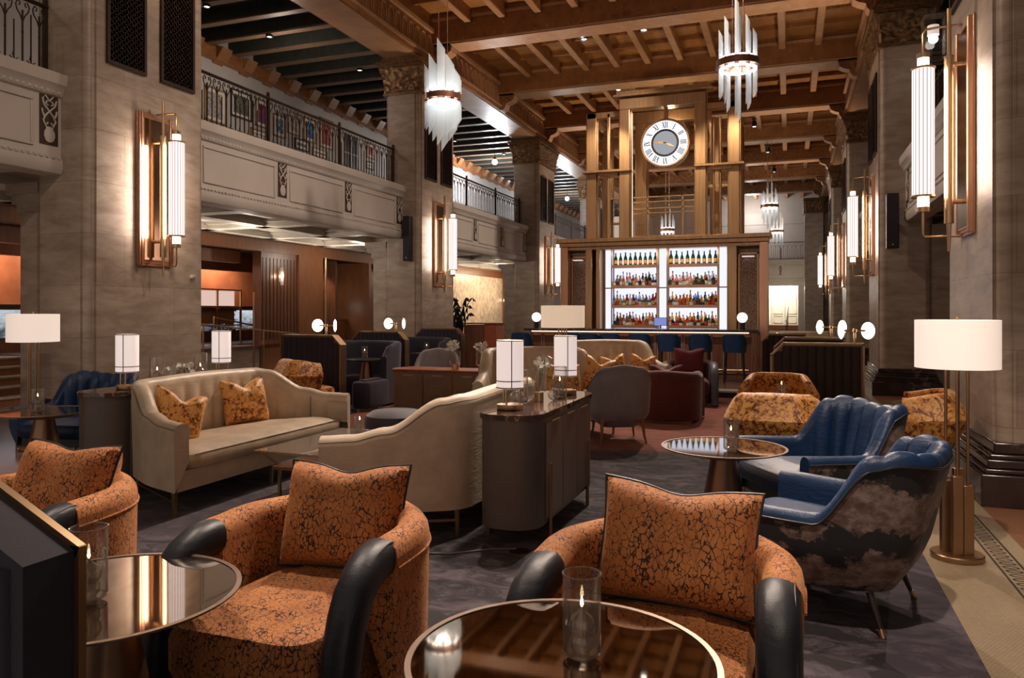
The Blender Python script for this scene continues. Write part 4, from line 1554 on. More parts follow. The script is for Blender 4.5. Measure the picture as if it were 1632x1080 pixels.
ART = [m_art('blue_poster', [(.05, .14, .55), (.4, .36, .3), (.1, .07, .06), (.5, .4, .35)]), m_art('dark_photo', [(.04, .05, .04), (.12, .13, .11), (.3, .3, .25), (.05, .05, .06)]),
       m_art('red_blue_poster', [(.35, .04, .04), (.05, .06, .2), (.6, .5, .5)]), m_art('blue_figure', [(.30, .4, .7), (.04, .05, .1), (.55, .6, .75)]),
       m_art('grey_drawing', [(.6, .57, .5), (.3, .28, .25), (.65, .6, .55)]), m_art('teal_print', [(.05, .35, .5), (.02, .06, .2), (.5, .6, .6)]), m_art('red_print', [(.25, .03, .03), (.4, .12, .08), (.1, .02, .02)])]
M['mat_w'] = m_plain('white_mount', (.70, .68, .64), .7)
M['gold'] = m_plain('gilt_frame', (.45, .29, .12), .35, .7)
PICS = [(13.62, 6.08, .67, .75, 0, 'blue and brown poster'), (14.47, 6.30, .71, .62, 1, 'wide dark photograph'), (15.21, 6.28, .49, .65, 2, 'red titled poster'), (15.88, 6.14, .49, .54, 3, 'blue figure print'),
        (16.46, 6.28, .50, .46, 4, 'pale drawing'), (17.15, 6.32, .53, .62, 5, 'teal print'), (17.92, 6.39, .62, .80, 6, 'tall dark red print'), (16.81, 5.86, .62, .28, 1, 'low dark photograph'),
        (17.62, 5.80, .70, .24, 6, 'low red print'), (15.12, 5.76, .66, .22, 6, 'lowest red strip print'), (20.27, 6.39, .45, .45, 6, 'small dark red print'), (20.25, 5.94, .45, .23, 1, 'small low photograph')]
for y, z, w_, h, a, nm in PICS:
    p = thing('framed_picture', nm + ' in a slim frame on the left gallery wall', 'picture', (XW, y, z), 0, 'framed pictures behind the left gallery railing')
    f = MB()
    for q in ((-w_ / 2, w_ / 2, h / 2 - .03, h / 2), (-w_ / 2, w_ / 2, -h / 2, -h / 2 + .03), (-w_ / 2, -w_ / 2 + .03, -h / 2, h / 2), (w_ / 2 - .03, w_ / 2, -h / 2, h / 2)):
        f.box(0, .04, q[0], q[1], q[2], q[3])
    f.build('frame', M['gold'] if a != 1 else M['black'], p)
    MB().box(0, .015, -w_ / 2 + .03, w_ / 2 - .03, -h / 2 + .03, h / 2 - .03).build('mount', M['mat_w'], p)
    MB().box(.015, .018, -w_ / 2 + .10, w_ / 2 - .10, -h / 2 + .10, h / 2 - .10).build('print', ART[a], p)
# white niche with a window between the pictures and a bench in the near gallery bay
nm_ = MB().box(XW, XW + .05, 18.55, 19.65, 4.36, 6.75, 0).box(XW + .05, XW + .06, 18.75, 19.45, 5.5, 6.6, 1).box(XW + .06, XW + .08, 19.08, 19.12, 5.5, 6.6, 0).box(XW + .06, XW + .08, 18.75, 19.45, 6.05, 6.08, 0)
struct('window_1', nm_, [M['plaster'], M['black']])
gb = thing('gallery_bench', 'brown slatted bench on the near left gallery behind the railing', 'bench', (-9.6, 5.3, 4.30))
MB().box(-.3, .3, -1.1, 1.1, .38, .46).build('seat', M['wood_l'], gb)
MB().box(-.3, -.24, -1.1, 1.1, .46, .95).build('backrest', M['wood_l'], gb)
for x in (-.26, .26):
    for y in (-1, 1):
        MB().box(x - .03, x + .03, y - .03, y + .03, 0, .38).build('leg', M['wood_l'], gb)

# ------------------------------------------------------------------ fabrics


def m_crackle():
    t = NT('crackle_velvet')
    v0 = t.coord((1.25, 1.25, .8))
    ns = t.n('ShaderNodeTexNoise')
    ns.inputs['Scale'].default_value = 26
    ns.inputs['Detail'].default_value = 3
    t.l(v0, ns.inputs['Vector'])
    v = t.mix(.05, v0, ns.outputs['Color'])
    vo = t.n('ShaderNodeTexVoronoi', feature='DISTANCE_TO_EDGE')
    vo.inputs['Scale'].default_value = 40
    t.l(v, vo.inputs['Vector'])
    msk = t.noise(v0, 11, 3)
    thr = t.math('MULTIPLY', t.math('SUBTRACT', msk, .22), .165)
    crack = t.math('LESS_THAN', vo.outputs[0], thr)
    lum = t.noise(v0, 5, 4, .6)
    base = t.ramp(lum, [(.3, (.40, .135, .034)), (.7, (.60, .240, .070))])
    col = t.mix(crack, base, (.045, .012, .006))
    return t.pbr(col, .78, 0, t.bump(t.math('SUBTRACT', 1, crack), .5, .004), sheen=.35, sheen_tint=(1, .55, .28))


def m_crushed(name, c0, c1, c2, sc_=9):
    t = NT(name)
    v = t.coord()
    f = t.noise(v, sc_, 7, .72, 1.6)
    f2 = t.noise(v, sc_ * 5, 4, .7, .8)
    m = t.math('ADD', t.math('MULTIPLY', f, .62), t.math('MULTIPLY', f2, .38))
    col = t.ramp(m, [(.42, c0), (.475, c1), (.53, c2), (.60, tuple(x * .75 for x in c2))])
    return t.pbr(col, .42, .0, t.bump(m, .5, .01), sheen=.5, sheen_tint=(1, .7, .4))


def m_leather(name, c, rough=.34, wr=.25, sheen=0):
    t = NT(name)
    v = t.coord()
    f = t.noise(v, 5, 5, .6)
    col = t.ramp(f, [(.3, tuple(x * .8 for x in c)), (.7, tuple(x * 1.15 for x in c))])
    h = t.math('ADD', t.noise(v, 160, 2), t.math('MULTIPLY', t.noise(t.coord((1, 1, 3)), 9, 3, .5, 1.2), 3.0))
    return t.pbr(col, rough, 0, t.bump(h, wr, .004), spec=.40, sheen=sheen)


M['crackle'] = m_crackle()
M['crushed'] = m_crushed('crushed_velvet', (.070, .012, .003), (.46, .14, .018), (.95, .50, .14))
M['crushed_d'] = m_crushed('rust_crushed_velvet', (.075, .016, .006), (.26, .070, .014), (.52, .19, .045), 7)
M['cream'] = m_leather('cream_leather', (.60, .49, .36), .40)
M['blue'] = m_leather('blue_leather', (.010, .036, .100), .38, .35)
M['blackl'] = m_leather('black_leather', (.016, .019, .026), .42, .15)
M['grey'] = m_plain('grey_velvet', (.235, .205, .215), .8, var=.14, scale=5, bump=.2, sheen=.4)
M['maroon'] = m_plain('maroon_mohair', (.105, .022, .018), .8, var=.15, scale=5, sheen=.5)
M['plum'] = m_plain('dark_red_velvet', (.14, .008, .02), .75, var=.15, sheen=.5)
M['navy'] = m_plain('ink_navy_velvet', (.020, .018, .034), .8, var=.2, scale=4, bump=.2, sheen=.25)
M['inkbrown'] = m_plain('dark_brown_velvet', (.022, .013, .012), .8, var=.2, sheen=.2)
M['greyb'] = m_leather('slate_leather', (.10, .125, .15), .35)
t = NT('misty_stripe_fabric')
v = t.coord((1, 1, 1))
sp_ = t.n('ShaderNodeSeparateXYZ')
t.l(v, sp_.inputs[0])
nz = t.noise(t.coord((2.2, 2.2, 3.0)), 2.1, 7, .66, .3)
zz = t.math('ADD', t.math('MULTIPLY', sp_.outputs[2], 3.1), t.math('MULTIPLY', nz, 1.7))
fr_c = t.math('FRACT', zz)
fine = t.noise(t.coord((1, 1, 1.6)), 13, 6, .7)
light_c = t.ramp(fine, [(.25, (.055, .028, .020)), (.45, (.12, .075, .062)), (.62, (.24, .185, .165)), (.8, (.33, .28, .26))])
col = t.mix(t.ramp(fr_c, [(.0, (0, 0, 0)), (.36, (0, 0, 0)), (.43, (1, 1, 1)), (.93, (1, 1, 1)), (1, (0, 0, 0))]), (.010, .010, .013), light_c)
M['misty'] = t.pbr(col, .8, 0, t.bump(fine, .2, .004), sheen=.15)

# ------------------------------------------------------------------ upholstery helpers


def upath(w_, l, r, n, yb=None):
    """U open toward -Y: half width w_, from y=-l round the back at y=yb; returns (x, y, nx, ny, s)"""
    yb = l if yb is None else yb
    segs = [('l', (-w_, -l), (-w_, yb - r)), ('a', (-w_ + r, yb - r), PI, PI / 2), ('l', (-w_ + r, yb), (w_ - r, yb)), ('a', (w_ - r, yb - r), PI / 2, 0), ('l', (w_, yb - r), (w_, -l))]
    lens = [math.dist(s[1], s[2]) if s[0] == 'l' else r * PI / 2 for s in segs]
    L = sum(lens)
    out = []
    for i in range(n + 1):
        d = L * i / n
        k = 0
        while k < 4 and d > lens[k] + 1e-9:
            d -= lens[k]
            k += 1
        s = segs[k]
        f = d / lens[k] if lens[k] > 1e-9 else 0
        if s[0] == 'l':
            x, y = s[1][0] + (s[2][0] - s[1][0]) * f, s[1][1] + (s[2][1] - s[1][1]) * f
            nx, ny = ((-1, 0), None, (0, 1), None, (1, 0))[k]
        else:
            a = s[2] + (s[3] - s[2]) * f
            nx, ny = math.cos(a), math.sin(a)
            x, y = s[1][0] + r * nx, s[1][1] + r * ny
        out.append((x, y, nx, ny, i / n))
    return out


def interp(keys, s):
    s = min(s, 1 - s) if keys[-1][0] <= .5 else s
    for (a, va), (b, vb) in zip(keys, keys[1:]):
        if s <= b:
            f = (s - a) / (b - a) if b > a else 0
            f = f * f * (3 - 2 * f)
            return va + (vb - va) * f
    return keys[-1][1]


def shell(path, zb, zt, th, zs, flare=0, nch=0, bulge=.018, lean=0, lip=.0, chkeys=None, tuck=0.0):
    """upholstered U: returns (outer MB, inner MB, rim point list). zt is a key list over s in 0...5"""
    out, inn = MB(), MB()
    orow, irow, rim, caps = [], [], [], []
    m = 7
    for (x, y, nx, ny, s) in path:
        top = interp(zt, s)
        fl = lambda z: flare * max(0, (z - zb) / max(.01, (1.0 - zb))) ** 1.3 - tuck * max(0, 1 - (z - zb) / .16) ** 2
        P_ = lambda off, z: Vector((x + nx * (off + fl(z)), y + ny * (off + fl(z)) + lean * max(0, z - zs) * max(0, ny), z))
        h = th / 2
        o = [P_(0, zb + (top - h - zb) * j / m) for j in range(m + 1)]
        t_ = [P_(-h + (h + lip) * math.cos(a), top - h + (h + lip) * math.sin(a)) for a in [PI * q / 8 for q in range(0, 9)]]
        b = 0
        if nch:
            b = bulge * (abs(math.sin(PI * nch * s)) ** .6)
        i_ = [P_(-th - b, top - h - (top - h - zs) * j / m) for j in range(1, m + 1)]
        if b:
            t_[-1] = P_(-th - b, top - h)
            t_[-2] = P_(-h + (h + lip) * math.cos(PI * 7 / 8) - b * .7, top - h + (h + lip) * math.sin(PI * 7 / 8))
        orow.append(o)
        irow.append(t_ + i_)
        rim.append(t_[0])
        caps.append(o + t_[1:] + i_)
    out.grid(orow, flip=True)
    inn.grid(irow, flip=True)
    for c, rev in ((caps[0], True), (caps[-1], False)):
        idx = tuple(range(len(c)))
        out.add(c, [idx if rev else tuple(reversed(idx))])
    return out, inn, rim


def rcushion(w0, w1, y0, y1, z0, z1, r=.05, mi=0, mb=None, crown=.02, n=14):
    """soft seat block: half widths w0 (front) w1 (back)"""
    mb = mb or MB()
    rows = []
    prof = [(0, z0)] if False else []
    K = [(r, z0), (.3 * r, z0 + .3 * r), (0, z0 + r), (0, z1 - r), (.3 * r, z1 - .3 * r), (r, z1), (r * 2.2, z1 + crown * .5)]

    def ring(ins, z):
        a, b = w0 - ins, w1 - ins
        c, d = y0 + ins, y1 - ins
        cr = max(.01, min(.12, min(a, b) * .5) - ins * .5)
        pts = []
        for (cx, cy, q0) in ((a - cr, c + cr, -PI / 2), (b - cr, d - cr, 0), (-b + cr, d - cr, PI / 2), (-a + cr, c + cr, PI)):
            for k in range(5):
                an = q0 + PI / 2 * k / 4
                pts.append((cx + cr * math.cos(an), cy + cr * math.sin(an), z))
        return pts
    for ins, z in K:
        rows.append(ring(ins, z))
    big = min(w0, (y1 - y0) / 2) * .55
    rows.append(ring(big, z1 + crown))
    k = len(mb.v)
    mb.grid(rows, mi, True, wrap=True)
    mb.add(rows[-1], [tuple(range(len(rows[-1])))], mi, True)
    mb.add(rows[0], [tuple(reversed(range(len(rows[0]))))], mi)
    return mb


def pillow(mb, w_, h, t, dip=.06, n=18, ear=.08, seed=0):
    """upright cushion in the local XZ plane standing on z=0, facing -Y; returns the seam ring"""
    seam = []

    def pt(u, v_, side):
        e = max(abs(u), abs(v_))
        bow = 1 - ear * (1 - v_ * v_) * abs(u)
        bow2 = 1 - ear * (1 - u * u) * abs(v_)
        x = u * w_ / 2 * bow
        z = (v_ * bow2 * .5 + .5) * h
        if v_ > 0:
            z -= dip * math.exp(-(u / .38) ** 2) * v_ ** 2
        th = t * .5 * (max(0, (1 - u ** 4)) * max(0, (1 - v_ ** 4))) ** .5
        th *= 1 + .10 * noise.noise(Vector((u * 2.2 + seed, v_ * 2.2, seed)))
        th -= dip * .45 * t * math.exp(-(u / .22) ** 2) * max(0, v_) * 2
        return Vector((x, side * max(th, 0), z))
    for side in (-1, 1):
        rows = [[pt(-1 + 2 * i / n, -1 + 2 * j / n, side) for i in range(n + 1)] for j in range(n + 1)]
        mb.grid(rows, 0, True, flip=(side > 0))
    for i in range(n):
        seam.append(pt(-1 + 2 * i / n, -1, 1))
    for i in range(n):
        seam.append(pt(1, -1 + 2 * i / n, 1))
    for i in range(n):
        seam.append(pt(1 - 2 * i / n, 1, 1))
    for i in range(n):
        seam.append(pt(-1, 1 - 2 * i / n, 1))
    return seam


def cushion(label, loc, rz, tilt, w_, h, t, mat, piping=None, dip=.06, roll=0, seed=0, group=None, ear=.08):
    c = thing('throw_cushion', label, 'cushion', loc, rz, group)
    c.rotation_euler = (tilt, roll, rz)
    m = MB()
    seam = pillow(m, w_, h, t, dip, seed=seed, ear=ear)
    m.build('cover', mat, c)
    if piping:
        MB().tube(seam, .006, 6, closed=True).build('piping', piping, c)
    return c


def tapered_leg(mb, x, y, z1, r0, r1, dx=0, dy=0, mi=0, n=10):
    mb.tube([(x, y, z1), (x + dx, y + dy, 0)], [r0, r1], n, mi)


# ------------------------------------------------------------------ booths


def booth_panel(x0, x1, y, top, label, mat, chl=0, chr_=0, grp=None, zf=.012, eb=(-.082, .082), c=.14, cz=None):
    cz = cz or c
    b = thing('booth_partition', label, 'partition', ((x0 + x1) / 2, y, zf), 0, grp)
    hw = (x1 - x0) / 2
    poly = [(-hw, 0), (hw, 0), (hw, top - (cz if chr_ else 0))]
    if chr_:
        poly.append((hw - c, top))
    else:
        poly.append((hw, top))
    if chl:
        poly += [(-hw + c, top), (-hw, top - cz)]
    else:
        poly.append((-hw, top))
    m = MB()
    n = len(poly)
    vs = [(p[0], -.06, p[1]) for p in poly] + [(p[0], .06, p[1]) for p in poly]
    m.add(vs, [tuple(range(n)), tuple(reversed(range(n, 2 * n)))] + [(i, n + i, n + (i + 1) % n, (i + 1) % n) for i in range(n)])
    m.build('core', M['wood'] if eb[0] < 0 else mat, b)
    k = max(4, round(2 * hw / .095))
    ch = MB()
    for i in range(k):
        a, e = -hw + .03 + (2 * hw - .06) * i / k, -hw + .03 + (2 * hw - .06) * (i + 1) / k
        mid = (a + e) / 2
        zt_ = top - .03
        if chr_ and mid > hw - c:
            zt_ -= (mid - (hw - c)) * cz / c + .01
        if chl and mid < -hw + c:
            zt_ -= (-hw + c - mid)
        for sd in (-1, 1):
            rows = []
            for j in range(7):
                an = PI * j / 6
                rows.append([(mid - (e - a) / 2 * math.cos(an), sd * (.06 + .018 * math.sin(an)), z) for z in (.02, zt_)])
            ch.grid(rows, 0, True, flip=sd > 0)
    ch.build('channelled_upholstery', mat, b)
    ed = MB()
    path = [(p[0], 0, p[1]) for p in poly[1:]] + [(-hw, 0, 0)]
    for p, q in zip(path, path[1:]):
        d = Vector((q[0] - p[0], 0, q[2] - p[2])).normalized()
        nn_ = Vector((d.z, 0, -d.x)) * .011
        p, q = Vector(p) - d * .008, Vector(q) + d * .008
        ya, yb_ = Vector((0, eb[0], 0)), Vector((0, eb[1], 0))
        vs = [p + nn_ + ya, p - nn_ + ya, p - nn_ + yb_, p + nn_ + yb_, q + nn_ + ya, q - nn_ + ya, q - nn_ + yb_, q + nn_ + yb_]
        ed.add(vs, [(0, 1, 2, 3), (7, 6, 5, 4), (0, 4, 5, 1), (1, 5, 6, 2), (2, 6, 7, 3), (3, 7, 4, 0)])
    ed.build('brass_edge', M['brass_d'], b)
    return b


M['brass_d'] = m_plain('dark_brass_edge', (.30, .20, .11), .35, .9, var=.12)
GB = 'dark channelled booth partitions'
for i, (y, nm) in enumerate(((10.0, 'nearest the camera'), (12.05, 'in the middle'), (14.35, 'farthest'))):
    zf = .012 if y < 14 else .14
    booth_panel(-7.4, -6.34, y if i < 2 else 14.55, 1.17 if i < 2 else 1.05, 'ink navy channelled booth partition on the left, ' + nm, M['navy'], 0 if i == 0 else 1, 1, GB, zf)
booth_panel(-.20, .79, 9.55, 1.165, 'near black channelled booth partition on the right, nearest the camera', M['inkbrown'], 1, 0, GB)
booth_panel(-.20, .72, 11.6, 1.165, 'dark booth partition on the right, second one back', M['inkbrown'], 1, 0, GB)
booth_panel(-.45, .25, 13.6, 1.165, 'dark booth partition on the right, farthest back', M['inkbrown'], 1, 0, GB)
booth_panel(-2.10, -1.29, 1.05, 1.20, 'ink navy velvet booth end with brass edge in the bottom left corner', M['navy'], 0, 1, GB, .012, (.045, .062), .26, .12)


def banquette(loc, rz, label):
    b = thing('round_banquette', label, 'banquette', loc, rz, 'round-backed navy booth seats')
    p = upath(.60, .40, .42, 44)
    o, i, rim = shell(p, .02, [(0, .80), (.08, .98), (.2, 1.03), (.5, 1.03)], .12, .40, flare=.03)
    o.build('outer_back', M['navy'], b)
    i.build('inner_back', M['navy'], b)
    rcushion(.47, .45, -.38, .27, .22, .44, .05).build('seat', M['navy'], b)
    MB().box(-.45, .45, -.30, .25, 0, .22).build('plinth', M['black'], b)


banquette((-6.80, 11.45, .012), 0, 'navy round-backed booth seat behind the first left partition')
banquette((-6.75, 13.40, .012), 0, 'navy round-backed booth seat behind the second left partition')
bs = rcushion(.16, .16, -.35, .35, .04, .46, .06).build('booth_bench_end', M['navy'], loc=(-6.18, 10.55, .012))
tag(bs, 'low slate blue bench end just right of the first left booth partition', 'bench')


def twin_lamp(loc, rz, label, h=.14):
    l = thing('twin_disc_lamp', label, 'lamp', loc, rz, 'brass lamps with paired glowing discs on the booths')
    MB().tube([(0, 0, -.0), (0, 0, h)], .016, 10).tube([(-.115, 0, h), (.115, 0, h)], .012, 8).sphere((0, 0, h), .028, 10, 8).build('stem', M['brass'], l)
    for s in (-1, 1):
        g = MB()
        g.lathe([(.001, -.022), (.07, -.018), (.098, 0), (.07, .018), (.001, .022)], (0, 0, 0), 24, 0, close=False)
        d = g.build('glowing_disc', M['disc'], l)
        d.location = (s * .145, 0, h)
        d.rotation_euler = (0, PI / 2, s * .55)


twin_lamp((-6.63, 10.0, 1.195), .1, 'brass lamp with two glowing discs on the first left booth partition')
twin_lamp((-6.55, 12.05, 1.195), .1, 'brass lamp with two glowing discs on the second left booth partition')
twin_lamp((.70, 9.55, 1.19), .2, 'brass lamp with two glowing discs on the nearest right booth partition')
twin_lamp((.55, 11.6, 1.19), .0, 'brass lamp with two glowing discs on the second right booth partition')
# ------------------------------------------------------------------ furniture builders
RUG = .012


def seam_shade_mesh(r=.0035):  # sewn seam tubes, darkened to stand in for shade in the channel creases
    m = MB()
    for c in SEAM_SHADE:
        m.tube(c, r, 4, cap=False)
    return m


def ppath(pts, rad, n):
    """open polyline with rounded corners; outward normal is to the left of travel"""
    P_ = [Vector((p[0], p[1])) for p in pts]
    dense = [P_[0]]
    for i in range(1, len(P_) - 1):
        a, b, c = P_[i - 1], P_[i], P_[i + 1]
        u, v_ = (a - b).normalized(), (c - b).normalized()
        r = min(rad, (a - b).length * .45, (c - b).length * .45)
        s, e = b + u * r, b + v_ * r
        for k in range(9):
            t_ = k / 8
            dense.append(s * (1 - t_) ** 2 + b * 2 * t_ * (1 - t_) + e * t_ ** 2)
    dense.append(P_[-1])
    L = [0]
    for p, q in zip(dense, dense[1:]):
        L.append(L[-1] + (q - p).length)
    out = []
    k = 0
    for i in range(n + 1):
        d = L[-1] * i / n
        while k < len(L) - 2 and L[k + 1] < d:
            k += 1
        f = (d - L[k]) / max(1e-9, L[k + 1] - L[k])
        p = dense[k].lerp(dense[k + 1], f)
        out.append([p.x, p.y, 0, 0, i / n])
    for i, o in enumerate(out):
        a, b = out[max(0, i - 1)], out[min(n, i + 1)]
        t_ = Vector((b[0] - a[0], b[1] - a[1])).normalized()
        o[2], o[3] = -t_.y, t_.x
    return [tuple(o) for o in out]


SEAM_SHADE = []


def shell2(path, zb, zt, th, zs, fl, nch=0, bulge=.018, ch0=0.0, lean=0.0, topb=.5, inset=0.0):
    """like shell() but with a free flare function fl(z) and channels only for ch0 < s < 1-ch0"""
    out, inn = MB(), MB()
    orow, irow, rim, caps = [], [], [], []
    SEAM_SHADE.clear()
    m = 9
    for (x, y, nx, ny, s) in path:
        top = interp(zt, s)

        def P_(off, z):
            return Vector((x + nx * (off + fl(z)), y + ny * (off + fl(z)) + lean * max(0, z - zs) * max(0, ny), z))
        h = th / 2
        b = 0
        if nch and ch0 < s < 1 - ch0:
            q = (s - ch0) / (1 - 2 * ch0)
            b = bulge * (abs(math.sin(PI * nch * q)) ** .5)
        o = [P_(0, zb + (top - h - zb) * j / m) for j in range(m + 1)]
        t_ = [P_(-h + h * math.cos(a), top - h + (h + b * topb) * math.sin(a)) for a in [PI * q / 8 for q in range(0, 8)]]
        i_ = [P_(-th - (b if topb else b * min(1, j * .8)) * min(1, .4 + j / 2) + (inset * min(1, j) if inset else 0), top - h - (inset * .5) - (top - h - zs) * j / m * (1 if j else 1)) for j in range(0, m + 1)]
        orow.append(o)
        irow.append(t_ + i_)
        if nch and ch0 < s < 1 - ch0 and b < bulge * .30:
            SEAM_SHADE.append([q_ for q_ in (t_[4:] if topb else []) + i_])
        rim.append(P_(.004, top - h))
        caps.append(o + t_[1:] + i_)
    out.grid(orow, flip=True)
    inn.grid(irow, flip=True)
    for c, rev in ((caps[0], True), (caps[-1], False)):
        idx = tuple(range(len(c)))
        inn.add(c, [idx if rev else tuple(reversed(idx))])
    return out, inn, rim


def barrel_chair(label, mat, arm, kind='lounge_armchair', grp='crackled velvet barrel armchairs', brass=False):
    c = thing(kind, label, 'armchair', group=grp)
    p = upath(.455, .13, .40, 66, yb=.44)
    o, i, rim = shell2(p, .03, [(0, .69), (.2, .70), (.5, .725)], .135, .36, lambda z: .012 * min(1, z / .6))
    o.build('outer_shell', mat, c)
    i.build('inner_back', mat, c)
    MB().tube([r + Vector((0, 0, -.035)) for r in rim], .005, 6).build('welt', mat, c)
    for s in (-1, 1):
        a = MB()
        pts = [(s * .390, -.115, .620), (s * .390, -.118, .620), (s * .390, -.15, .621), (s * .392, -.21, .612), (s * .396, -.27, .585), (s * .398, -.325, .54), (s * .40, -.365, .48), (s * .40, -.395, .40), (s * .40, -.412, .31), (s * .40, -.42, .21), (s * .40, -.422, .11), (s * .40, -.422, .02)]
        a.tube(pts, [.064, .069, .070, .069, .068, .067, .066, .065, .064, .063, .062, .062], 20, squ=True)
        am = a.build('arm', arm, c)
        sm = MB().tube([(x_ + s * .050, y_ - .056 * min(1, max(0, (-.15 - y_) / .24)), z_ + .058 * max(0, 1 - max(0, (-.18 - y_) / .26))) for x_, y_, z_ in pts[1:]], .0035, 5)
        sm.build('seam', arm, am)
    st_ = MB()
    rcushion(.322, .30, -.50, .33, .17, .425, .07, mb=st_, crown=.025)
    st_.build('seat', mat, c)
    MB().box(-.30, .30, -.40, .30, .03, .19).build('seat_base', mat, c, bevel=.03)
    MB().box(-.36, .36, -.30, .36, 0, .035).build('plinth', M['brass_d'] if brass else M['black'], c)
    return c


M['darkleg'] = m_plain('ebonised_leg', (.018, .012, .010), .4)


def fan_chair(label, outer, grp='blue channelled lounge chairs', w_=.46):
    c = thing('lounge_chair', label, 'lounge chair', group=grp)
    p = ppath([(-w_ - .03, -.42), (-w_, .12), (-w_ + .16, .44), (w_ - .16, .44), (w_, .12), (w_ + .03, -.42)], .16, 100)

    def fl(z):
        return -.10 * max(0, 1 - (z - .19) / .22) ** 1.6 + .05 * max(0, z - .40)
    o, i, rim = shell2(p, .19, [(0, .575), (.20, .565), (.30, .845), (.34, .87), (.5, .835)], .10, .36, fl, 8, .034, .26, lean=.18)
    o.build('outer_shell', outer, c)
    i.build('channelled_back', M['blue'], c)
    seam_shade_mesh(.003).build('channel_seam_shade', M['blackl'], c)
    MB().tube(rim, .006, 6).build('piping', M['blackl'], c)
    rcushion(.40, .30, -.50, .33, .27, .43, .06, crown=.03).build('seat', M['blue'], c)
    bm = MB()
    bm.prism([(-.36, -.40), (.36, -.40), (.36, .10), (.24, .30), (-.24, .30), (-.36, .10)], .185, .28)
    bm.build('underframe', M['black'], c)
    for sx, sy, dx, dy in ((-1, -1, -.05, -.04), (1, -1, .05, -.04), (-1, 1, -.04, .07), (1, 1, .04, .07)):
        x, y = sx * .29, (-.34 if sy < 0 else .26)
        lg = MB()
        tapered_leg(lg, x, y, .19, .018, .009, dx, dy)
        l = lg.build('leg', M['darkleg'], c)
        MB().tube([(x + dx * .8, y + dy * .8, .038), (x + dx, y + dy, 0)], .0135, 10).build('ferrule', M['brass'], l)
    return c


def cream_sofa(label, grp='cream leather channelled sofas', hi=.97, w_=1.2, d=.89, wb=.77):
    c = thing('sofa', label, 'sofa', group=grp)
    y0, y1 = -d / 2, d / 2
    p = ppath([(-w_, y0), (-w_ + .14, y0 + .42), (-wb, y1), (wb, y1), (w_ - .14, y0 + .42), (w_, y0)], .16, 136)
    o, i, rim = shell2(p, .19, [(0, .70), (.06, .71), (.13, .76), (.24, hi - .02), (.28, hi), (.5, hi + .015)], .135, .42, lambda z: .02 * max(0, z - .2), 17, .034, .06, 0.0, 0, .018)
    o.build('outer_back', M['cream'], c)
    i.build('channelled_back', M['cream'], c)
    seam_shade_mesh(.0055).build('channel_seam_shade', M['cream_d'], c)
    MB().tube([r + Vector((0, 0, .028)) for r in rim], .004, 6).build('piping', M['cream_d'], c)
    MB().tube([(-w_ + .19, y0 - .012, .448), (w_ - .19, y0 - .012, .448)], .0035, 5).build('cushion_piping', M['cream_d'], c)
    rcushion(w_ - .14, wb - .10, y0 - .02, y1 - .12, .33, .455, .035, crown=.03).build('seat_cushion', M['cream'], c)
    poly = [(-w_ + .03, y0 + .005), (w_ - .03, y0 + .005), (wb - .03, y1 - .06), (-wb + .03, y1 - .06)]
    MB().prism(poly, .19, .335).build('apron', M['cream'], c, bevel=.012)
    for x, y in ((-w_ + .05, y0 + .05), (w_ - .05, y0 + .05), (0, y0 + .06), (-wb + .02, y1 - .08), (wb - .02, y1 - .08)):
        MB().tube([(x, y, .20), (x, y, 0)], [.024, .014], 4).build('leg', M['brass_d'], c)
    MB().bar((-w_ + .05, y0 + .05, .11), (-wb + .02, y1 - .08, .11), .018).bar((w_ - .05, y0 + .05, .11), (wb - .02, y1 - .08, .11), .018).build('stretcher', M['brass_d'], c)
    return c


M['cream_d'] = m_leather('cream_piping_and_shade', (.20, .15, .10), .6)  # piping tone, also the painted shade in the channel creases
M['tabletop'] = m_plain('smoked_mirror_top', (.34, .27, .21), .035, 1, var=.02)
M['rimm'] = m_plain('taupe_bronze_rim', (.32, .235, .18), .32, .85, var=.06)
M['cone'] = m_plain('bronze_cone', (.30, .185, .115), .36, .85, var=.15, scale=6)


def lounge_table(label, r=.415, z=.60, grp='round bronze side tables with smoked mirror tops'):
    t_ = thing('side_table', label, 'table', group=grp)
    m = MB()
    m.lathe([(.07, z - .075), (r * .6, z - .050), (r - .012, z - .012), (r, z - .006), (r, z), (r - .017, z), (r - .017, z - .004)], (0, 0, 0), 72)
    m.build('rim', M['rimm'], t_)
    MB().lathe([(.001, z - .003), (r - .017, z - .003)], (0, 0, 0), 72, close=False).build('mirror_top', M['tabletop'], t_)
    MB().lathe([(.20, 0), (.20, .02), (.175, .04), (.085, z - .07), (.085, z - .06)], (0, 0, 0), 10, smooth=False).build('pedestal', M['cone'], t_)
    return t_


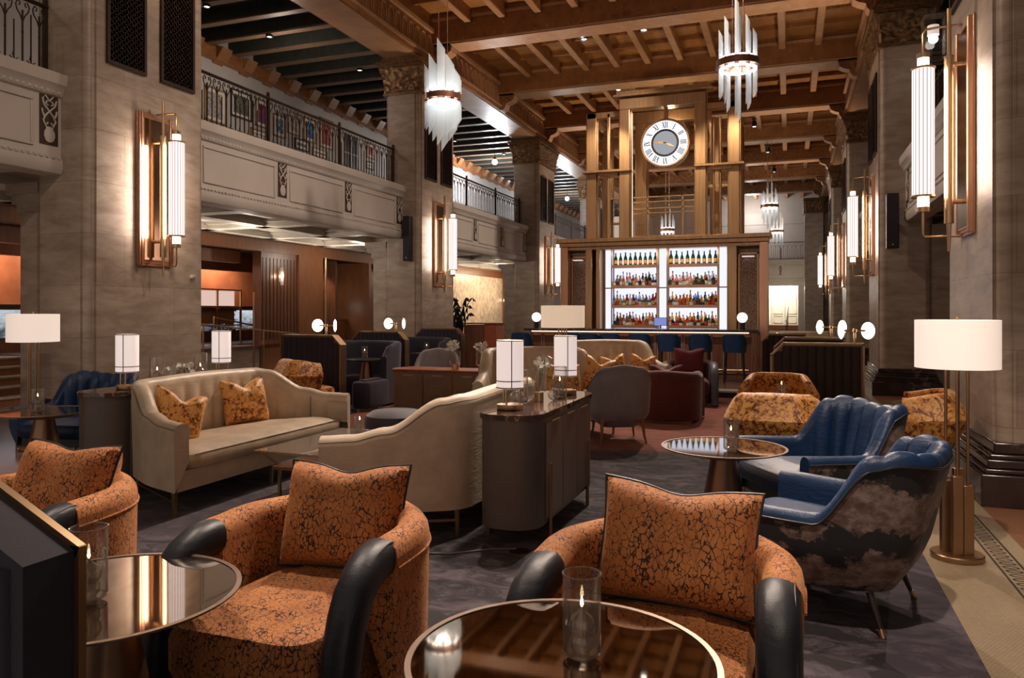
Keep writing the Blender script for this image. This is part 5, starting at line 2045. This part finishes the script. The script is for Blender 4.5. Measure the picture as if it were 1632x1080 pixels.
def hurricane(label, loc, r=.052, h=.225, grp='clear glass candle cylinders'):
    g = thing('oil_lamp', label, 'candle lamp', loc, 0, grp)
    MB().lathe([(.001, .004), (r * .8, .004), (r, .02), (r, h), (r - .003, h), (r - .003, .022), (r * .78, .010), (.001, .010)], (0, 0, 0), 28, close=False).build('outer_glass', M['glass'], g)
    MB().tube([(r * math.cos(2 * PI * k / 28), r * math.sin(2 * PI * k / 28), h) for k in range(28)], .0028, 6, closed=True).build('glass_lip', M['glass2'], g)
    MB().tube([(r * .93 * math.cos(2 * PI * k / 28), r * .93 * math.sin(2 * PI * k / 28), .012) for k in range(28)], .003, 6, closed=True).build('glass_foot', M['glass2'], g)
    q = r / .052
    k = MB().lathe([(.001, .012), (.022 * q, .014), (.030 * q, .025), (.032 * q, .045), (.026 * q, .058), (.034 * q, .072), (.036 * q, .09), (.028 * q, .108), (.012 * q, .120), (.008 * q, .132)], (0, 0, 0), 20, close=False)
    k.build('oil_vessel', M['glass2'], g)
    w_ = MB().tube([(0, 0, .03), (0, 0, .135)], .0035, 6)
    wk = w_.build('wick', M['brass'], g)
    MB().lathe([(.0005, .132), (.005, .142), (.0035, .153), (.0005, .165)], (0, 0, 0), 10, close=False).build('flame', M['flame'], g)
    return g


M['glass2'] = m_glass('thick_clear_glass', (.90, .88, .86), base=.12, edge=1.6)
M['flame'] = m_emit('candle_flame', (1, .72, .38), 14)
M['drumshade'] = M['shade']


def floor_lamp(label, loc, rz, shade_m, sleeves=True, h=1.49, r=.275, sh=.30):
    l = thing('floor_lamp', label, 'floor lamp', loc, rz, 'brass floor lamps with drum shades')
    MB().lathe([(r - .004, h - sh), (r, h - sh), (r, h), (r - .004, h)], (0, 0, 0), 56, close=False).build('lamp_shade', shade_m, l)
    MB().lathe([(.001, h - sh + .012), (r - .006, h - sh + .012)], (0, 0, 0), 40, close=False).build('diffuser', shade_m, l)
    MB().lathe([(.15, 0), (.152, .004), (.152, .028), (.145, .034), (.001, .034)], (0, 0, 0), 48).build('base', M['brass_b'], l)
    for x, y, zz in ((-.055, .03, .48), (-.02, -.05, .52), (.05, -.03, .46), (.03, .06, .55)):
        MB().tube([(x, y, .03), (x, y, h - sh + .03)], .0095, 10).build('rod', M['brass_b'], l)
        if sleeves:
            MB().box(x - .030, x + .030, y - .022, y + .022, .034, zz).build('sleeve', M['brass_b'], l, bevel=.004)
    MB().tube([(0, 0, h), (0, 0, h + .025)], .008, 8).build('finial', M['brass'], l)
    return l


M['brass_b'] = m_plain('satin_bronze_lamp', (.40, .26, .15), .32, .95, var=.08)


def table_lamp(label, loc, grp='cylinder table lamps with framed opal shades'):
    l = thing('table_lamp', label, 'table lamp', loc, 0, grp)
    MB().lathe([(.088, 0), (.09, .004), (.09, .032), (.086, .036), (.001, .036)], (0, 0, 0), 36).build('base', M['brass'], l)
    for k in range(3):
        a = 2 * PI * k / 3 + .5
        MB().tube([(.068 * math.cos(a), .068 * math.sin(a), .03), (.068 * math.cos(a), .068 * math.sin(a), .16)], .006, 8).build('rod', M['brass'], l)
    MB().lathe([(.001, .145), (.090, .145), (.092, .15), (.092, .47), (.001, .47)], (0, 0, 0), 40, close=False).build('opal_shade', M['opal'], l)
    f = MB()
    for z in (.150, .195, .468):
        f.tube([(.094 * math.cos(2 * PI * k / 36), .094 * math.sin(2 * PI * k / 36), z) for k in range(36)], .0035, 6, closed=True)
    for k in range(3):
        a = 2 * PI * k / 3 - 1.1
        f.tube([(.094 * math.cos(a), .094 * math.sin(a), .148), (.094 * math.cos(a), .094 * math.sin(a), .47)], .0035, 6)
    f.build('shade_frame', M['bronze'], l)
    return l


def rounded_rect(x0, x1, y0, y1, r, n=8):
    pts = []
    for cx, cy, a0 in ((x1 - r, y0 + r, -PI / 2), (x1 - r, y1 - r, 0), (x0 + r, y1 - r, PI / 2), (x0 + r, y0 + r, PI)):
        for k in range(n + 1):
            a = a0 + PI / 2 * k / n
            pts.append((cx + r * math.cos(a), cy + r * math.sin(a)))
    return pts


def console(label, x, y, L, w_=.42, door_side=1):
    c = thing('console_cabinet', label, 'console', (x, y, RUG), 0, 'taupe console cabinets with marble tops behind the sofas')
    MB().prism(rounded_rect(-w_ / 2 - .015, w_ / 2 + .015, -L / 2 - .015, L / 2 + .015, .19), .835, .87).build('marble_top', M['topmarble'], c, bevel=.006)
    MB().prism(rounded_rect(-w_ / 2, w_ / 2, -L / 2, L / 2, .18), .13, .835, smooth=True).build('body', M['taupe'], c)
    s = door_side
    n = 3
    for k in range(n):
        a = -L / 2 + .22 + (L - .44) * k / n
        b = -L / 2 + .22 + (L - .44) * (k + 1) / n
        d = MB().box(min(s * w_ / 2, s * (w_ / 2 + .012)), max(s * w_ / 2, s * (w_ / 2 + .012)), a + .006, b - .006, .16, .80).build('door', M['taupe2'], c, bevel=.003)
        MB().box(min(s * (w_ / 2 + .008), s * (w_ / 2 + .022)), max(s * (w_ / 2 + .008), s * (w_ / 2 + .022)), (a + b) / 2 - .09, (a + b) / 2 + .09, .795, .803).build('handle', M['brass'], d)
    for sx in (-1, 1):
        for sy in (-1, 1):
            MB().tube([(sx * (w_ / 2 + .012), sy * (L / 2 - .30), .52), (sx * (w_ / 2 + .012), sy * (L / 2 - .30), 0)], .0135, 10).build('leg', M['brass_d'], c)
    return c


M['taupe'] = m_plain('taupe_lacquer', (.115, .095, .082), .38, var=.05)
M['taupe2'] = m_plain('brown_taupe_leather', (.20, .145, .115), .42, var=.05)
M['topmarble'] = m_marble('brown_marble_top', (.06, .035, .030), (.55, .48, .42), .06, 4)


def orchid(label, loc, r=.06, h=.20, foot=True, grp='glass vases of white orchids', tall=.26, n=26, seed=1, ps=1.0):
    v = thing('orchid_vase', label, 'flower vase', loc, 0, grp)
    z0 = .07 if foot else 0
    if foot:
        MB().lathe([(r * .62, 0), (r * .62, .066), (.001, .066)], (0, 0, 0), 20).build('foot', M['brass'], v)
    MB().lathe([(.001, z0), (r * .9, z0), (r, z0 + .03), (r, z0 + h), (r - .002, z0 + h), (r - .002, z0 + .03)], (0, 0, 0), 24, close=False).build('glass', M['glass'], v)
    rr = random.Random(seed)
    st_ = MB()
    fl = MB()
    tips = []
    for k in range(6):
        a, b = rr.uniform(0, 2 * PI), rr.uniform(.3, 1)
        tip = Vector((r * 1.3 * b * math.cos(a), r * 1.3 * b * math.sin(a), z0 + tall * rr.uniform(.75, 1.1)))
        st_.tube([(0, 0, z0 + .02), (tip.x * .4, tip.y * .4, z0 + tall * .5), tip], .0025, 5)
        tips.append(tip)
    st_.build('stems', M['stem'], v)
    for k in range(n):
        c = tips[k % 6] + Vector((rr.uniform(-1, 1), rr.uniform(-1, 1), rr.uniform(-1.4, .5))) * .035 * ps
        nrm = Vector((rr.uniform(-1, 1), rr.uniform(-1.4, .4), rr.uniform(-.3, .8))).normalized()
        u = nrm.orthogonal().normalized()
        w_ = nrm.cross(u)
        for q in range(5):
            a = 2 * PI * q / 5
            d = u * math.cos(a) + w_ * math.sin(a)
            e = nrm.cross(d)
            L_, W_ = .019 * ps, .009 * ps
            fl.add([c, c + d * L_ * .5 + e * W_ + nrm * .003, c + d * L_ + nrm * .006, c + d * L_ * .5 - e * W_ + nrm * .003], [(0, 1, 2, 3)], 0, True)
    fl.build('blossoms', M['petal'], v)
    return v


M['stem'] = m_plain('green_stem', (.10, .16, .04), .5)
M['petal'] = m_plain('white_petal', (.80, .78, .70), .6, var=.05)

# ------------------------------------------------------------------ foreground armchairs
A = barrel_chair('orange crackled barrel armchair in the middle, its seat under the left mirror table', M['crackle'], M['blackl'])
A.location = (-1.83, 2.65, RUG)
dup(A, (-.42, 2.71, RUG), -.02, 'orange crackled barrel armchair on the right, behind the nearest round table')
dup(A, (-3.42, 2.64, RUG), .03, 'orange crackled barrel armchair cut by the left edge of the photo')
GC = 'crackled orange cushions on the barrel armchairs'
cushion('crackled orange cushion with dark piping leaning in the middle barrel armchair', (-1.80, 2.80, .455), .12, -.30, .56, .45, .25, M['crackle'], M['blackl'], .035, 0, 1, GC, .06)
cushion('crackled orange cushion with dark piping leaning in the right barrel armchair', (-.41, 2.86, .455), -.06, -.26, .60, .45, .25, M['crackle'], M['blackl'], .03, .04, 5, GC, .06)
cushion('crackled orange cushion with dark piping leaning in the barrel armchair at the left edge', (-3.43, 2.78, .455), .10, -.34, .56, .45, .25, M['crackle'], M['blackl'], .03, .03, 9, GC, .06)

# ------------------------------------------------------------------ side tables with candle lamps
t2 = lounge_table('round smoked mirror table nearest the camera, at the bottom centre', .425)
t2.location = (-.58, 2.0, RUG)
dup(t2, (-2.14, 1.94, RUG), .2, 'round smoked mirror table at the lower left, reflecting the sconce')
dup(t2, (-.43, 5.50, RUG), .1, 'round smoked mirror table between the blue lounge chairs')
dup(t2, (-6.60, 5.28, RUG), .1, 'round smoked mirror table at the far left before the blue lounge chair')
zt_ = RUG + .602
hurricane('tall clear candle cylinder on the nearest round table', (-.53, 2.02, zt_))
hurricane('tall clear candle cylinder on the lower left mirror table', (-2.14, 1.87, zt_), .056, .235)
hurricane('clear candle cylinder on the table beside the blue lounge chairs', (-.37, 5.36, zt_), .05, .215)
hurricane('clear candle cylinder on the far left round table', (-6.66, 5.26, zt_), .055, .20)

# ------------------------------------------------------------------ blue lounge chairs
b1 = fan_chair('blue leather lounge chair facing the camera side table, farther of the right pair', M['misty'])
b1['label'] = 'blue channelled leather lounge chair right of the mirror table, showing its seat'
b1.location = (.22, 6.02, RUG)
b1.rotation_euler.z = -1.02
b2 = dup(b1, (.21, 4.40, RUG), -1.90, 'blue leather lounge chair with misty striped outer fabric seen from behind')
dup(b1, (-6.98, 6.02, RUG), .20, 'blue channelled leather lounge chair beside the left pier')

# ------------------------------------------------------------------ sofas
s1 = cream_sofa('cream leather channelled sofa on the left with two gold velvet cushions')
s1.location = (-4.715, 5.67, RUG)
s1.rotation_euler.z = PI / 2
s2 = dup(s1, (-2.505, 5.56, RUG), -PI / 2, 'cream leather sofa in the centre with its back to the camera')
s3 = cream_sofa('cream curved sofa behind the marble console, with a row of gold cushions', hi=1.06, w_=.92, wb=.62, d=.86)
s3.location = (-3.02, 9.35, RUG)
s3.rotation_euler.z = .55
dup(s3, (-2.75, 12.2, RUG), .45, 'second cream curved sofa farther back, close to the bar stools')
GV = 'gold crushed velvet cushions on the sofas'
for loc, rz, tilt, roll, lab, w_, h in (
        ((-4.78, 4.98, .47), 1.05, -.22, .28, 'gold crushed velvet cushion at the near end of the left cream sofa', .44, .44),
        ((-4.86, 6.02, .47), 1.25, -.26, -.03, 'gold crushed velvet cushion at the far end of the left cream sofa', .47, .45),
        ((-2.42, 4.98, .47), -1.35, -.24, .25, 'gold crushed velvet cushion peeking over the centre sofa back, nearer one', .42, .42),
        ((-2.36, 5.62, .47), -1.45, -.24, -.2, 'gold crushed velvet cushion peeking over the centre sofa back, farther one', .42, .40),
        ((-2.62, 9.12, .47), .75, -.20, .05, 'gold crushed velvet cushion largest of the row right of the second console lamp', .48, .44),
        ((-2.38, 9.72, .47), .35, -.1, .2, 'gold crushed velvet cushion second in the row on the curved sofa', .42, .50),
        ((-2.60, 12.05, .47), .45, -.2, -.15, 'gold crushed velvet cushion on the farther curved sofa, left one', .42, .40),
        ((-2.22, 12.25, .47), .3, -.2, .1, 'gold crushed velvet cushion on the farther curved sofa, right one', .42, .40)):
    cushion(lab, loc, rz, tilt, w_, h, .24, M['crushed'], None, .08, roll, hash(lab) % 7 if False else len(lab) % 7, GV, .10)

# coffee table
ct = thing('coffee_table', 'low brass and glass coffee table between the two cream sofas', 'coffee table', (-3.62, 5.72, RUG))
MB().box(-.42, .42, -.62, .62, .405, .42).build('glass_top', M['glass2'], ct)
cf = MB()
for a, b in (((-.43, -.63, .41), (.43, -.63, .41)), ((-.43, .63, .41), (.43, .63, .41)), ((-.43, -.63, .41), (-.43, .63, .41)), ((.43, -.63, .41), (.43, .63, .41))):
    cf.bar(a, b, .018)
cf.build('top_frame', M['brass'], ct)
for sx in (-1, 1):
    for sy in (-1, 1):
        MB().bar((sx * .40, sy * .60, .41), (sx * .30, sy * .48, .28), .02).build('bracket', M['brass'], ct)
        MB().bar((sx * .30, sy * .48, 0), (sx * .30, sy * .48, .28), .022).build('leg', M['brass'], ct)
MB().box(-.34, .34, -.52, .52, .25, .28).build('lower_shelf', M['copper'], ct, bevel=.004)
hurricane('clear candle cylinder on the low glass coffee table', (-3.66, 6.05, RUG + .422), .045, .16)

# consoles with lamps and flowers
console('taupe console with marble top behind the centre sofa', -1.73, 5.42, 1.60)
console('taupe console with marble top behind the left cream sofa', -5.41, 5.62, 1.80)
zc = RUG + .872
table_lamp('lit cylinder lamp on the centre console, nearer one', (-1.79, 4.90, zc))
table_lamp('lit cylinder lamp on the centre console, farther one', (-1.70, 5.96, zc))
table_lamp('lit cylinder lamp on the console behind the left sofa, nearer one', (-5.34, 5.05, zc))
table_lamp('lit cylinder lamp on the console behind the left sofa, farther one', (-5.42, 6.30, zc))
hurricane('glass cylinder with flame behind the left sofa, nearer one', (-5.38, 5.42, zc), .065, .25)
hurricane('glass cylinder with flame behind the left sofa, farther one', (-5.38, 5.96, zc), .062, .26)
orchid('clear vase of white orchids behind the left sofa back', (-5.38, 5.70, zc), .07, .16, False, tall=.16, seed=3, ps=1.4, n=36)
orchid('clear footed vase of white orchids between the centre console lamps', (-1.75, 5.42, zc), .055, .17, True, seed=4, tall=.24, ps=1.2, n=36)
hurricane('glass candle cylinder between the centre console lamps, nearer one', (-1.84, 5.26, zc), .055, .24)
hurricane('glass candle cylinder between the centre console lamps, farther one', (-1.66, 5.66, zc), .055, .24)
for k, (x, y, r) in enumerate(((-1.83, 5.16, .052), (-1.66, 5.50, .045))):
    o = MB().sphere((0, 0, r), r, 20, 12).build('glass_bauble', M['glass2'], loc=(x, y, zc))
    tag(o, ('larger', 'smaller')[k] + ' round clear glass bauble vase on the centre console', 'vase', 'glass baubles on the centre console')

# floor lamps
floor_lamp('tall brass floor lamp with white drum shade before the right pier', (.99, 5.47, .006), .2, M['shade'], r=.238)
floor_lamp('tall brass floor lamp with white drum shade by the left pier', (-7.97, 6.24, 0), .3, M['shade'], False, 1.52, .26, .31)
floor_lamp('brass floor lamp with cream drum shade behind the centre console', (-3.02, 10.45, RUG), .4, m_shade('cream_shade_lit', (1, .74, .52), .50), False, 1.62, .31, .31)

# ------------------------------------------------------------------ crushed velvet occasional chairs


def hex_chair(label):
    c = thing('occasional_chair', label, 'chair', group='gold and rust crushed velvet chairs with flared backs')
    p = ppath([(-.38, -.10), (-.36, .26), (-.20, .36), (.20, .36), (.36, .26), (.38, -.10)], .05, 48)

    def fl(z):
        if z < .62:
            return -.12 + .18 * (z - .30) / .34 if z < .64 else 0
        return .06 - .13 * (z - .62) / .24
    o, i, rim = shell2(p, .30, [(0, .80), (.2, .85), (.5, .86)], .09, .38, fl)
    o.build('outer_back', M['crushed'], c)
    i.build('inner_back', M['crushed'], c)
    rcushion(.33, .26, -.36, .26, .30, .45, .05).build('seat', M['crushed'], c)
    for sx in (-1, 1):
        for sy in (-1, 1):
            MB().tube([(sx * .22, -.04 + sy * .22, .31), (sx * .26, -.04 + sy * .27, 0)], [.020, .011], 8).build('leg', M['brass'], c)
    return c


h1 = hex_chair('gold crushed velvet chair seen from behind, beyond the mirror table on the right')
h1.location = (-.11, 6.98, RUG)
h1.rotation_euler.z = PI - .02
h1.rotation_euler.z = PI
dup(h1, (-.12, 8.80, RUG), .0, 'rust crushed velvet chair before the dark right booth partition')
dup(h1, (1.06, 7.62, .005), -PI / 2 - .15, 'rust crushed velvet chair behind the blue chair beside the right pier')
dup(h1, (-6.62, 9.42, RUG), 2.6, 'gold crushed velvet chair before the first left booth partition')
st2 = lounge_table('small table hidden between the two crushed velvet chairs', .30, .70)
st2['label'] = 'round table between the two crushed velvet chairs on the right'
st2.location = (-.10, 7.88, RUG)
hurricane('small clear candle glass above the back of the gold velvet chair', (-.07, 7.80, RUG + .702), .045, .13)

# ------------------------------------------------------------------ grey and maroon chairs


def wing_chair(label):
    c = thing('wing_chair', label, 'chair', group='grey velvet chairs')
    p = upath(.36, .26, .26, 50, yb=.30)
    o, i, rim = shell2(p, .17, [(0, .58), (.14, .60), (.36, .89), (.5, .92)], .07, .38, lambda z: .05 * (z - .27) - .04 * max(0, 1 - (z - .27) / .1) ** 2, 0)
    o.build('outer_back', M['grey'], c)
    i.build('inner_back', M['grey'], c)
    MB().tube(rim, .005, 6).build('piping', M['grey'], c)
    rcushion(.29, .25, -.32, .22, .28, .44, .05).build('seat', M['grey'], c)
    for sx, sy in ((-1, -1), (1, -1), (-1, 1), (1, 1)):
        MB().tube([(sx * .22, sy * .20, .29), (sx * .245, sy * .225, .22), (sx * .25, sy * .25, .10), (sx * .27, sy * .28, 0)], [.032, .022, .014, .010], 8).build('leg', M['wood_l'], c)
    MB().tube([(-.22, .235, .262), (0, .25, .285), (.22, .235, .262)], .014, 6).build('rail', M['wood_l'], c)
    return c


g1 = wing_chair('grey velvet winged chair seen from behind, right of the marble console')
g1.location = (-1.93, 9.05, RUG)
g1.rotation_euler.z = PI + .45
dup(g1, (-5.50, 11.5, RUG), .3, 'small grey velvet chair behind the round-ended cabinet, left of the orchid vases')
m1 = barrel_chair('dark maroon barrel armchair seen from behind near the bar', M['maroon'], M['greyb'], grp='maroon barrel armchairs', brass=True)
m1.location = (-1.62, 11.0, RUG)
m1.rotation_euler.z = PI
dup(m1, (-1.58, 13.1, RUG), .12, 'maroon barrel armchair with slate leather arms facing the camera by the bar')
cushion('dark red cushion lying on top of the maroon armchair seen from behind', (-1.62, 10.86, .46), PI, -.15, .52, .36, .18, M['plum'], None, .08, 0, 2, 'dark red cushions in the maroon armchairs')
cushion('dark red cushion in the maroon armchair facing the camera', (-1.60, 13.22, .46), .12, -.2, .52, .48, .18, M['plum'], None, .04, 0, 4, 'dark red cushions in the maroon armchairs')
dup(b1, (-2.85, 13.35, RUG), .9, 'small glimpse of a dark blue lounge chair between the cream sofa and maroon chairs')['label'] = 'blue lounge chair glimpsed between the far cream sofa and the maroon armchairs'

# pouf
pf_ = thing('pouf', 'round dark slate pouf between the centre sofa and the round-ended cabinet', 'pouf', (-4.22, 7.75, RUG))
MB().lathe([(.20, .05), (.30, .06), (.345, .14), (.35, .28), (.33, .36), (.26, .41), (.001, .425)], (0, 0, 0), 36).build('cushion_body', M['navy2'] if 'navy2' in M else m_plain('slate_velvet', (.07, .065, .085), .7, sheen=.4), pf_)
MB().lathe([(.20, 0), (.20, .06)], (0, 0, 0), 24).build('base', M['black'], pf_)

# round-ended cabinet with vases
rc = thing('sideboard', 'long round-ended sideboard with rust leather top, sides and bronze drawers', 'sideboard', (-4.55, 10.35, RUG))
M['rustl'] = m_leather('rust_leather', (.36, .095, .040), .4)
M['bronzed'] = m_plain('bronze_drawer', (.20, .125, .075), .4, .5, var=.1)
ro = [(-1.10, 0), (-.95, -.30), (.95, -.30), (1.10, 0), (.95, .30), (-.95, .30)]
MB().prism([(x * 1.02, y * 1.06) for x, y in ro], .655, .68).build('edge', M['bronze'], rc, bevel=.004)
MB().prism([(x * .98, y * .95) for x, y in ro], .68, .686).build('leather_top', M['rustl'], rc)
MB().prism(ro, .05, .655).build('body', M['rustl'], rc)
for k in range(4):
    a = -.93 + k * .465
    d = MB().box(a + .008, a + .457, -.316, -.30, .08, .63).build('drawer', M['bronzed'], rc, bevel=.003)
    MB().box(a + .15, a + .31, -.325, -.316, .60, .608).build('handle', M['brass'], d)
MB().prism([(x * .95, y * .9) for x, y in ro], 0, .05).build('plinth', M['black'], rc)
orchid('footed glass vase of white orchids on the sideboard, left one', (-4.62, 10.30, RUG + .688), .085, .20, True, tall=.32, seed=6, n=44, ps=1.5)
orchid('footed glass vase of white orchids on the sideboard, right one', (-4.20, 10.30, RUG + .688), .085, .20, True, tall=.32, seed=8, n=44, ps=1.5)

# tall round booth tables
bt = thing('booth_table', 'round black-topped table on a bronze cone in the first left booth', 'table', (-6.60, 11.12, RUG), 0, 'tall round tables in the left booths')
MB().lathe([(.03, .70), (.22, .715), (.34, .735), (.34, .75), (.001, .75)], (0, 0, 0), 48).build('top', M['black'], bt)
MB().lathe([(.20, 0), (.20, .03), (.17, .04), (.075, .68), (.075, .705)], (0, 0, 0), 28).build('pedestal', M['cone'], bt)
dup(bt, (-6.45, 13.15, RUG), 0, 'round black-topped table in the second left booth, behind the first one')
hurricane('clear candle cylinder on the first booth table', (-6.62, 11.10, RUG + .752), .05, .20)
hurricane('clear candle cylinder on the second booth table', (-6.47, 13.1, RUG + .752), .05, .20)

# host cabinet behind the booths
hc = thing('host_cabinet', 'tall timber host cabinet with rust leather front behind the booths', 'cabinet', (-7.0, 17.6, .14))
MB().box(-.55, .0, -.25, .25, 0, 1.08).build('body', M['wood'], hc)
MB().box(.0, .30, -.25, .25, 0, 1.10).build('leather_front', M['rustl'], hc)
MB().box(-.58, .33, -.28, .28, 1.10, 1.13).build('top', M['wood'], hc, bevel=.004)
pc_ = MB().box(-.35, .35, -.6, .5, 0, 1.28).box(-.38, .38, -.62, .52, 1.28, 1.32, 1).build('service_counter', [M['wood_l'], M['copper']], loc=(-13.0, 19.6, 0), bevel=.004)
tag(pc_, 'timber service counter in the recess beyond the brass post', 'counter')
pr_ = thing('task_lamp', 'small brass task lamp standing on the timber service counter', 'lamp', (-13.0, 19.6, 1.32))
MB().tube([(.2, .2, 0), (.2, .2, .30), (.2, -.05, .34)], .014, 8).lathe([(.06, 0), (.06, .015)], (.2, .2, 0), 14).build('stem', M['brass'], pr_)
MB().box(.12, .28, -.30, .0, .33, .37).build('shade', M['bulb'], pr_)

# pale seating far behind the right booths
ps_ = thing('pale_bench', 'pale upholstered bench far behind the dark right booths', 'bench', (.25, 22.5, 0))
MB().box(-.8, .8, -.3, .3, .12, .45).build('seat', M['cream'], ps_, bevel=.04)
MB().box(-.8, .8, .3, .45, .12, 1.0).build('backrest', M['cream'], ps_, bevel=.04)


# ------------------------------------------------------------------ bar stools
def bar_stool(label):
    s = thing('bar_stool', label, 'bar stool', group='blue leather bar stools along the counter')
    p = upath(.215, .16, .17, 34, yb=.19)
    o, i, rim = shell2(p, .60, [(0, .70), (.12, .72), (.34, .965), (.5, .975)], .045, .64, lambda z: .03 * (z - .60) / .35)
    o.build('outer_back', M['blue'], s)
    i.build('inner_back', M['blue'], s)
    MB().tube(rim, .004, 5).build('piping', M['greyb'], s)
    rcushion(.20, .18, -.23, .15, .60, .68, .03).build('seat', M['blue'], s)
    for sx, sy in ((-1, -1), (1, -1), (-1, 1), (1, 1)):
        MB().tube([(sx * .16, sy * .14, .61), (sx * .19, sy * .17, 0)], [.018, .013], 6).build('leg', M['black'], s)
    MB().tube([(-.18, -.16, .22), (.18, -.16, .22)], .010, 6).tube([(-.18, .16, .30), (.18, .16, .30)], .008, 6).build('foot_rest', M['brass'], s)
    return s


bs_ = bar_stool('x')
xs = [-5.45, -4.33, -3.95, -3.50, -2.88, -2.30, -1.68, -1.02]
nm = ['leftmost bar stool, alone left of the drum-shaded lamp', 'blue bar stool just right of the drum-shaded lamp', 'blue bar stool behind the gold cushions, second right of the lamp', 'blue bar stool third right of the drum-shaded lamp',
      'blue bar stool below the lit bar screen, middle of the row', 'blue bar stool third from the right end of the bar', 'blue bar stool second from the right end of the bar', 'blue bar stool at the right end of the bar, all four legs in view']
for k, (x, l) in enumerate(zip(xs, nm)):
    if k == 0:
        bs_.location = (x, 15.72, PF)
        bs_.rotation_euler.z = PI
        bs_['label'] = 'blue ' + l
    else:
        dup(bs_, (x, 15.72, PF), PI, l)

# floor outlet and cable under the centre console
fo = MB().lathe([(.07, 0), (.07, .006), (.001, .008)], (0, 0, 0), 28).build('floor_outlet', M['brass'], loc=(-1.62, 4.62, RUG))
tag(fo, 'round brass floor outlet plate on the carpet beneath the centre console', 'floor outlet')
cb = MB().tube([(-1.66, 4.66, RUG + .006), (-1.80, 4.60, RUG + .006), (-2.02, 4.42, RUG + .006), (-2.22, 4.36, RUG + .006), (-2.45, 4.05, RUG + .006)], .006, 6)
tag(cb.build('power_cable', m_plain('grey_cable', (.16, .15, .16), .6)), 'thin grey cable lying on the dark carpet beneath the centre console', 'cable')
# lantern in the right aisle
ln = thing('hanging_lantern', 'bright glass-sided lantern hanging in the right aisle beside the nearest sconce', 'lantern', (2.28, 14.55, 6.10))
MB().tube([(0, 0, .45), (0, 0, 1.19)], .008, 6).build('cord', M['black'], ln)
MB().box(-.16, .16, -.16, .16, -.30, .42).build('glass_case', M['glass'], ln)
lf_ = MB()
for z in (-.30, .42):
    for a, b in (((-.16, -.16), (.16, -.16)), ((.16, -.16), (.16, .16)), ((.16, .16), (-.16, .16)), ((-.16, .16), (-.16, -.16))):
        lf_.bar((a[0], a[1], z), (b[0], b[1], z), .012)
lf_.build('frame', M['bronze'], ln)
MB().lathe([(.09, .10), (.09, .26), (.001, .26)], (0, 0, 0), 20).build('shade', M['opal'], ln)
MB().sphere((0, 0, .04), .075, 14, 8).build('globe', M['bulb'], ln)
